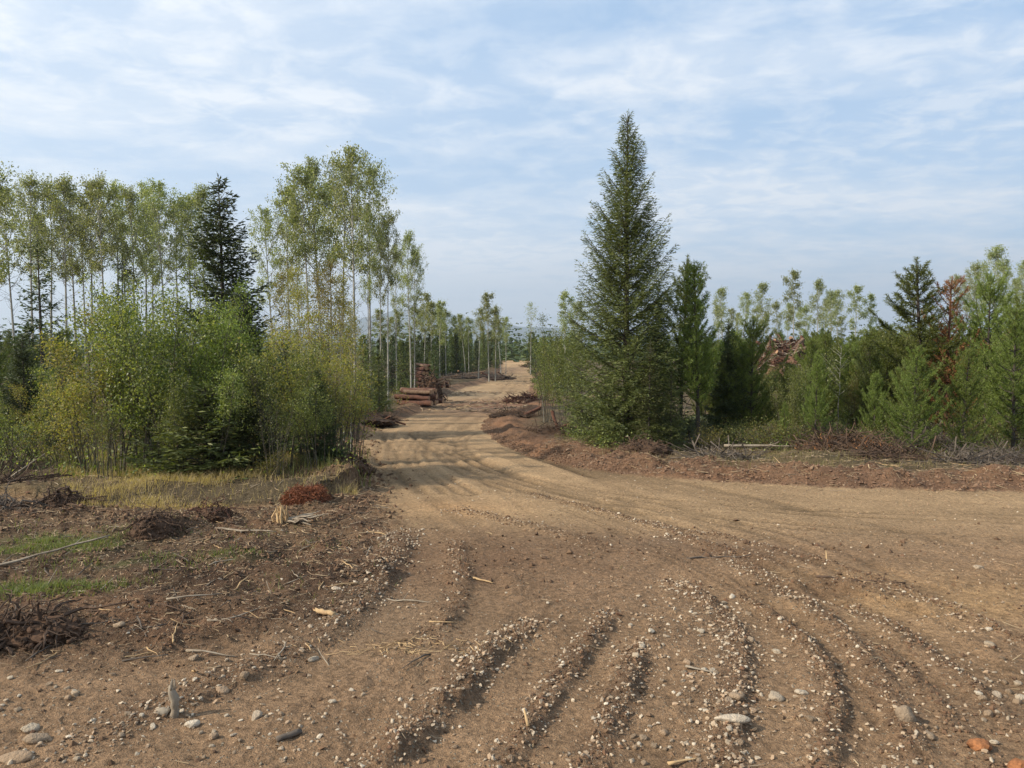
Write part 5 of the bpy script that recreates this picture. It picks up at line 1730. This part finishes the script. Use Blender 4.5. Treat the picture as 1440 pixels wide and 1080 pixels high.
OCTX = np.array([[1, 0, 0], [-1, 0, 0], [0, 1, 0], [0, -1, 0], [0, 0, 1], [0, 0, -1.]])
x, y, rg = sample_poly(44000, 37, 1.9, 13, .80, 1.35)
E = ground_eval(x, y)
k_ = rg.random(len(x)) < (.25 + .75 * (.5 + .5 * fbm(x * 1.4, y * 1.4, 3, 646))) * (1 - .93 * E['rut']) * (1 - .80 * sstep(5.0, 7, y) * (1 - E['ro']))
x, y = x[k_], y[k_]
scatter_ico('crumbs', 'small earth crumbs all over the graded soil', 'soil', x, y, (.0025 + .006 * rg.random(len(x)) ** 2.5) * np.clip(y / 4.5, .8, 2), 'crumb', .7, .15, 15, OCT, OCTF, .25)
rx, ry = [], []
for k, (L, h, wd, dep, side, sden) in enumerate(RIDGES):
    seg = np.hypot(*np.diff(L, axis=0).T); cum = np.concatenate([[0], np.cumsum(seg)])
    n = int(cum[-1] * 270)
    q = rng.random(n) * cum[-1]
    rx.append(np.interp(q, cum, L[:, 0]) + rng.normal(size=n) * wd * .8); ry.append(np.interp(q, cum, L[:, 1]) + rng.normal(size=n) * wd * .8)
rx = np.concatenate(rx); ry = np.concatenate(ry)
scatter_ico('windrow_clods', 'dark soil crumbs along the tyre windrows', 'soil', rx, ry, .003 + .010 * rng.random(len(rx)) ** 2.5, 'clod', .75, .15, 16, OCT, OCTF, .3)
# clods of soil
x, y, rg = sample_poly(120000, 33, 2.0, 20, .85, 1.35)
E = ground_eval(x, y)
pr = .50 * E['ro'] * (.35 + .9 * sstep(-.3, .4, fbm(x * 2, y * 2, 3, 645))) + .55 * np.exp(-((E['sL'] - .3) / .6) ** 2) + .05 * E['fg'] + .12 * blob(x, y, 680, 790, 1.2, 1.0) + .3 * blob(x, y, 1040, 775, .9, .3) + .5 * blob(x, y, 1190, 824, .6, .18)
k_ = rg.random(len(x)) < pr * (y > 2.4)
x, y = x[k_], y[k_]
xb, yb, rg = band(17000, (-60, 610), (965, 684), 331)
kb = ground_eval(xb, yb)['ro'] * (.35 + .8 * sstep(-.3, .4, fbm(xb * 2, yb * 2, 3, 645))) > rg.random(len(xb))
x = np.concatenate([x, xb[kb]]); y = np.concatenate([y, yb[kb]])
xb, yb, rg = band(4500, (440, 585), (705, 590), 334)
kb = (ground_eval(xb, yb)['sL'] > -.25) & (ground_eval(xb, yb)['sL'] < 1.3)
x = np.concatenate([x, xb[kb]]); y = np.concatenate([y, yb[kb]])
s = (.003 + .020 * rg.random(len(x)) ** 3.5) * np.clip(y / 6, .7, 2.2)
print('clods', len(x))
scatter_ico('soil_clods', 'crumbly dark soil clods of the turned ground', 'soil', x, y, s, 'clod', .75, .15, 6, OCT, OCTF, .3)
t_ = rng.random(22000) ** 1.0
seg = np.hypot(*np.diff(RB, axis=0).T); cum = np.concatenate([[0], np.cumsum(seg)])
sA_ = np.interp('x' and cum, cum, cum)
near_from = cum[np.argmin(np.hypot(RB[:, 0] - gp(682, 597)[0], RB[:, 1] - gp(682, 597)[1]))]
s_ = near_from - 6 + (cum[-2] - near_from + 6) * t_
x = np.interp(s_, cum, RB[:, 0]) + rng.normal(size=22000) * .1; y = np.interp(s_, cum, RB[:, 1]) + np.abs(rng.normal(size=22000)) * .8 + .05
E = ground_eval(x, y)
k_ = E['sR'] > -.12
x, y = x[k_], y[k_]
scatter_ico('bank_clods', 'reddish soil clods of the right bank', 'soil', x, y, (.005 + .030 * rng.random(len(x)) ** 4), 'redclod', .7, .2, 7, OCT, OCTF, .28)


# wood litter: chips and twigs
def litter(name, label, x, y, L, r, mat_, seed, lift=.004):
    rg = np.random.default_rng(seed); n = len(x)
    z = gza(x, y) + lift
    a = rg.random(n) * 6.28; el = rg.normal(size=n) * .12
    D = np.stack([np.cos(a) * np.cos(el), np.sin(a) * np.cos(el), np.sin(el)], 1)
    S = unit(np.cross(D, [0, 0, 1.0])); U = np.cross(S, D)
    P = np.stack([x, y, z + r], 1)
    bend = S * (rg.normal(size=n) * L * .08)[:, None]
    b = MB()
    rings = []
    for f, rad, bb in ((-.5, 1., 0), (0., .9, 1), (.5, .45, 0)):
        c_ = P + D * (L * f)[:, None] + bend * bb
        c_[:, 2] = np.maximum(c_[:, 2], gza(c_[:, 0], c_[:, 1]) + r * .3)
        for q in range(3):
            t = q * 2.094
            rings.append(c_ + (S * math.cos(t) + U * math.sin(t) * .7) * (r * rad)[:, None])
    V = np.stack(rings, 1)
    base = np.arange(n)[:, None, None] * 9
    F4 = []
    for g in range(2):
        for q in range(3):
            F4.append([g * 3 + q, g * 3 + (q + 1) % 3, g * 3 + 3 + (q + 1) % 3, g * 3 + 3 + q])
    Q = (np.array(F4)[None] + base).reshape(-1, 4)
    T = (np.array([[0, 2, 1], [6, 7, 8]])[None] + base).reshape(-1, 3)
    b.add(V.reshape(-1, 3), Q, T)
    return thing(name, label, 'wood litter', mesh=b.mesh(name, M[mat_]), kind='stuff')


x, y, rg = sample_poly(42000, 35, 2.3, 20, .85, 1.3)
E = ground_eval(x, y)
pr = .22 * E['ro'] + .06 * E['fg'] + .3 * np.exp(-((E['sL'] - .6) / .8) ** 2) + .30 * np.exp(-((E['sR'] - .8) / .9) ** 2) + .004
k_ = rg.random(len(x)) < pr
x, y = x[k_], y[k_]
xb, yb, rg = band(8500, (-60, 600), (950, 655), 332)
Eb = ground_eval(xb, yb); kb = np.maximum(Eb['ro'] * .9, .35 * (Eb['sL'] > 0)) > rg.random(len(xb))
x = np.concatenate([x, xb[kb]]); y = np.concatenate([y, yb[kb]])
xb, yb, rg = band(7000, (760, 1500), (684, 622), 333)
kb = ground_eval(xb, yb)['sR'] > .3
x = np.concatenate([x, xb[kb]]); y = np.concatenate([y, yb[kb]])
print('litter', len(x))
litter('wood_litter', 'splinters and twigs littering the turned soil', x, y, (.02 + .09 * rg.random(len(x)) ** 2.5) * np.clip(y / 5, .8, 2), (.0012 + .0022 * rg.random(len(x))) * np.clip(y / 4.5, .9, 2.6), 'chip', 8)
# larger sticks, one by one
STK = [stick_mesh(200 + i, .3, .006, ('deadwood', 'twig', 'brownwood', 'freshwood')[i % 4], 6, .035, 1) for i in range(8)]
n = 0
rg = np.random.default_rng(44)
while n < 170:
    px, py = rg.uniform(-10, 600), rg.uniform(715, 960)
    x, y = gp(px, py)
    Ee = ground_eval(np.array([x]), np.array([y]))
    if Ee['ro'][0] < .5 and rg.random() < .75:
        continue
    n += 1
    up = rg.random() < .25
    kk = rg.integers(0, 8)
    thing('stick', ['bleached', 'grey', 'brown', 'yellow'][kk % 4] + ' stick lying on the dark turned soil of the left clearing', 'stick', (x, y, gz(x, y) + .008), (rg.random() * 6, -abs(rg.normal()) * (.5 if up else .06), rg.random() * 6.28),
          rg.uniform(.25, 1.1), 'sticks on the left clearing', STK[kk])
for i in range(40):
    px = rg.uniform(700, 1440); py = np.interp(px, [700, 800, 900, 1050, 1440], [606, 632, 648, 664, 670]) + rg.normal() * 7
    x, y = gp(px, py); kk = rg.integers(0, 8)
    thing('stick', ['bleached', 'grey', 'brown', 'yellow'][kk % 4] + ' stick on the reddish soil of the right bank', 'stick', (x, y, gz(x, y) + .02), (rg.random() * 6, -abs(rg.normal()) * .25, rg.random() * 6.28), rg.uniform(.6, 1.6), 'sticks on the right bank', STK[kk])
# debris thrown over the far road
xb, yb, rg = band(1400, (590, 745), (583, 536), 340)
kb = fbm(xb * .25, yb * .25, 3, 341) > .05
litter('road_debris', 'broken wood strewn over the far part of the road', xb[kb], yb[kb], .15 + .45 * rg.random(kb.sum()) ** 2, .012 + .02 * rg.random(kb.sum()), 'chip', 10)
# dry straw patch
x = gp(580, 910)[0] + rg.normal(size=130) * .22; y = gp(580, 910)[1] + rg.normal(size=130) * .06
litter('straw', 'yellow straw splinters below the long thin branch', x, y, .03 + .07 * rg.random(130), .0015 + .0015 * rg.random(130), 'freshwood', 9)

# ------------------------------------------------------------------ grass and undergrowth
def blades(name, label, x, y, hgt, wdt, mat_, seed, lean=.5, cat='grass', clump=True):
    rg = np.random.default_rng(seed); n = len(x)
    z = gza(x, y) - .01
    a = rg.random(n) * 6.28
    D = np.stack([np.cos(a), np.sin(a), 0 * a], 1)
    S = np.stack([-np.sin(a + .6 * rg.normal(size=n)), np.cos(a), 0 * a], 1)
    S = unit(S)
    P = np.stack([x, y, z], 1)
    ln = (lean * rg.random(n))[:, None] * hgt[:, None]
    m1_ = P + D * ln * .3; m1_[:, 2] += hgt * .55
    tp = P + D * ln; tp[:, 2] += hgt * (1 - .25 * rg.random(n))
    W = wdt[:, None] if np.ndim(wdt) else wdt
    V = np.stack([P - S * W / 2, P + S * W / 2, m1_ + S * W * .4, m1_ - S * W * .4, tp], 1)
    base = (np.arange(n) * 5)[:, None]
    b = MB()
    b.add(V.reshape(-1, 3), base + np.array([[0, 1, 2, 3]]), base + np.array([[3, 2, 4]]))
    return thing(name, label, cat, mesh=b.mesh(name, M[mat_]), kind='stuff')


rg = np.random.default_rng(50)



x, y, rg = band(60000, (80, 500), (718, 652), 51)
dn = fbm(x * 1.1, y * 1.1, 3, 700)
E = ground_eval(x, y)
edge = sstep(0, .5, y + .45 * fbm(x * 1.6, y * 1.6, 3, 711) - .1 - np.interp(x, [-6, -4.5, -3.5, -2.6, -1.8], [8.5, 8.1, 8.0, 8.4, 9.2]))
k_ = rg.random(len(x)) < (.06 + .94 * sstep(-.15, .35, dn)) * edge * .8
x, y = x[k_], y[k_]
blades('dry_grass', 'tall straw-yellow grass in front of the left thicket', x, y, 0.03 + .17 * rg.random(len(x)) * (.4 + .5 * fbm(x * 2, y * 2, 2, 712) + .35), .0028 + .003 * rg.random(len(x)), 'drygrass', 52, 1.3)
x, y, rg = band(9000, (-60, 520), (690, 640), 53)
k_ = rg.random(len(x)) < .65 * sstep(-.2, .4, fbm(x * .9, y * .9, 3, 702)); x, y = x[k_], y[k_]
blades('green_grass', 'olive green grass among the thicket stems', x, y, .10 + .22 * rg.random(len(x)), .007 + .004 * rg.random(len(x)), 'grass', 54)
gxs, gys = [], []
for (px, py, rx, ry, n) in ((40, 772, .75, .38, 9000), (35, 832, .50, .14, 5500), (175, 795, .3, .12, 900), (330, 785, .25, .08, 500), (420, 760, .3, .12, 400)):
    c = gp(px, py); tt_ = np.where(rg.random(n) < .35, 1.7, .62); gxs.append(c[0] + rg.normal(size=n) * rx * tt_); gys.append(c[1] + rg.normal(size=n) * ry * tt_)
x = np.concatenate(gxs); y = np.concatenate(gys)
k_ = rg.random(len(x)) < sstep(-.3, .25, fbm(x * 2, y * 2, 3, 703)); x, y = x[k_], y[k_]
blades('short_grass', 'fresh green short grass on the left clearing', x, y, .015 + .06 * rg.random(len(x)), .0035 + .002 * rg.random(len(x)), 'grass', 55, 1.0)
x, y, rg = band(34000, (780, 1500), (668, 606), 56)
E = ground_eval(x, y)
k_ = (E['sR'] > .75) & (rg.random(len(x)) < .22 + .7 * sstep(-.3, .3, fbm(x * .8, y * .8, 3, 704))); x, y = x[k_], y[k_]
blades('bank_grass', 'dry olive grass behind the right bank', x, y, .05 + .12 * rg.random(len(x)), .004 + .003 * rg.random(len(x)), 'olivegrass', 57, 1.2)


def undergrowth(name, label, x, y, hmax, leaf, mat_, seed, per=7):
    rg = np.random.default_rng(seed); n = len(x)
    z = gza(x, y)
    hh = hmax * (.35 + .65 * rg.random(n))
    b = MB()
    for k in range(per):
        f = rg.random(n)
        P = np.stack([x + rg.normal(size=n) * .10, y + rg.normal(size=n) * .10, z + hh * f], 1)
        b.rhomb(P, unit(rg.normal(size=(n, 3)) + [0, 0, .2]), leaf * (.6 + .7 * rg.random(n)), leaf * .55, rg=rg)
    return thing(name, label, 'undergrowth', mesh=b.mesh(name, M[mat_]), kind='stuff')


x, y, rg = band(2200, (-80, 500), (692, 610), 60)
k_ = rg.random(len(x)) < sstep(-.3, .3, fbm(x * .8, y * .8, 3, 706)); x, y = x[k_], y[k_]
undergrowth('left_undergrowth', 'low olive leafy plants under the left thicket', x, y, .5, .05, 'sapling', 61)
x, y, rg = band(6500, (800, 1500), (648, 590), 62)
E = ground_eval(x, y)
k_ = (E['sR'] > 1.2) & (rg.random(len(x)) < sstep(-.3, .3, fbm(x * .6, y * .6, 3, 707))); x, y = x[k_], y[k_]
undergrowth('right_undergrowth', 'low leafy plants at the foot of the right pines', x, y, .5, .05, 'sapling', 63)
x, y, rg = band(2600, (-80, 600), (655, 560), 64)
E = ground_eval(x, y); k_ = (E['sL'] > .9); x, y = x[k_], y[k_]
undergrowth('yellow_undergrowth', 'yellowing plants deeper in the left forest', x, y, .8, .09, 'yellow', 65)

# ------------------------------------------------------------------ haze of the air
def haze():
    m, t, out = mat('haze')
    pv = t.new('ShaderNodeVolumePrincipled')
    pv.inputs['Color'].default_value = (.74, .86, 1.0, 1)
    pv.inputs['Density'].default_value = .00019
    pv.inputs['Anisotropy'].default_value = .3
    t.link(pv.outputs[0], out.inputs['Volume'])
    X, Y0, Y1, Z0, Z1 = 9500, -9500, 9500, -20, 620
    V = [(-X, Y0, Z0), (X, Y0, Z0), (X, Y1, Z0), (-X, Y1, Z0), (-X, Y0, Z1), (X, Y0, Z1), (X, Y1, Z1), (-X, Y1, Z1)]
    Q = [(0, 3, 2, 1), (4, 5, 6, 7), (0, 1, 5, 4), (1, 2, 6, 5), (2, 3, 7, 6), (3, 0, 4, 7)]
    b = MB(); b.add(np.array(V, float), np.array(Q))
    thing('haze', 'thin blue haze in the air', 'haze', mesh=b.mesh('haze', m), kind='stuff')


haze()
tt = 0
for me in bpy.data.meshes:
    tt += sum(1 for _ in ()) + (len(me.loops) - 2 * len(me.polygons))
print('TRIS', tt, 'objects', len(bpy.data.objects))
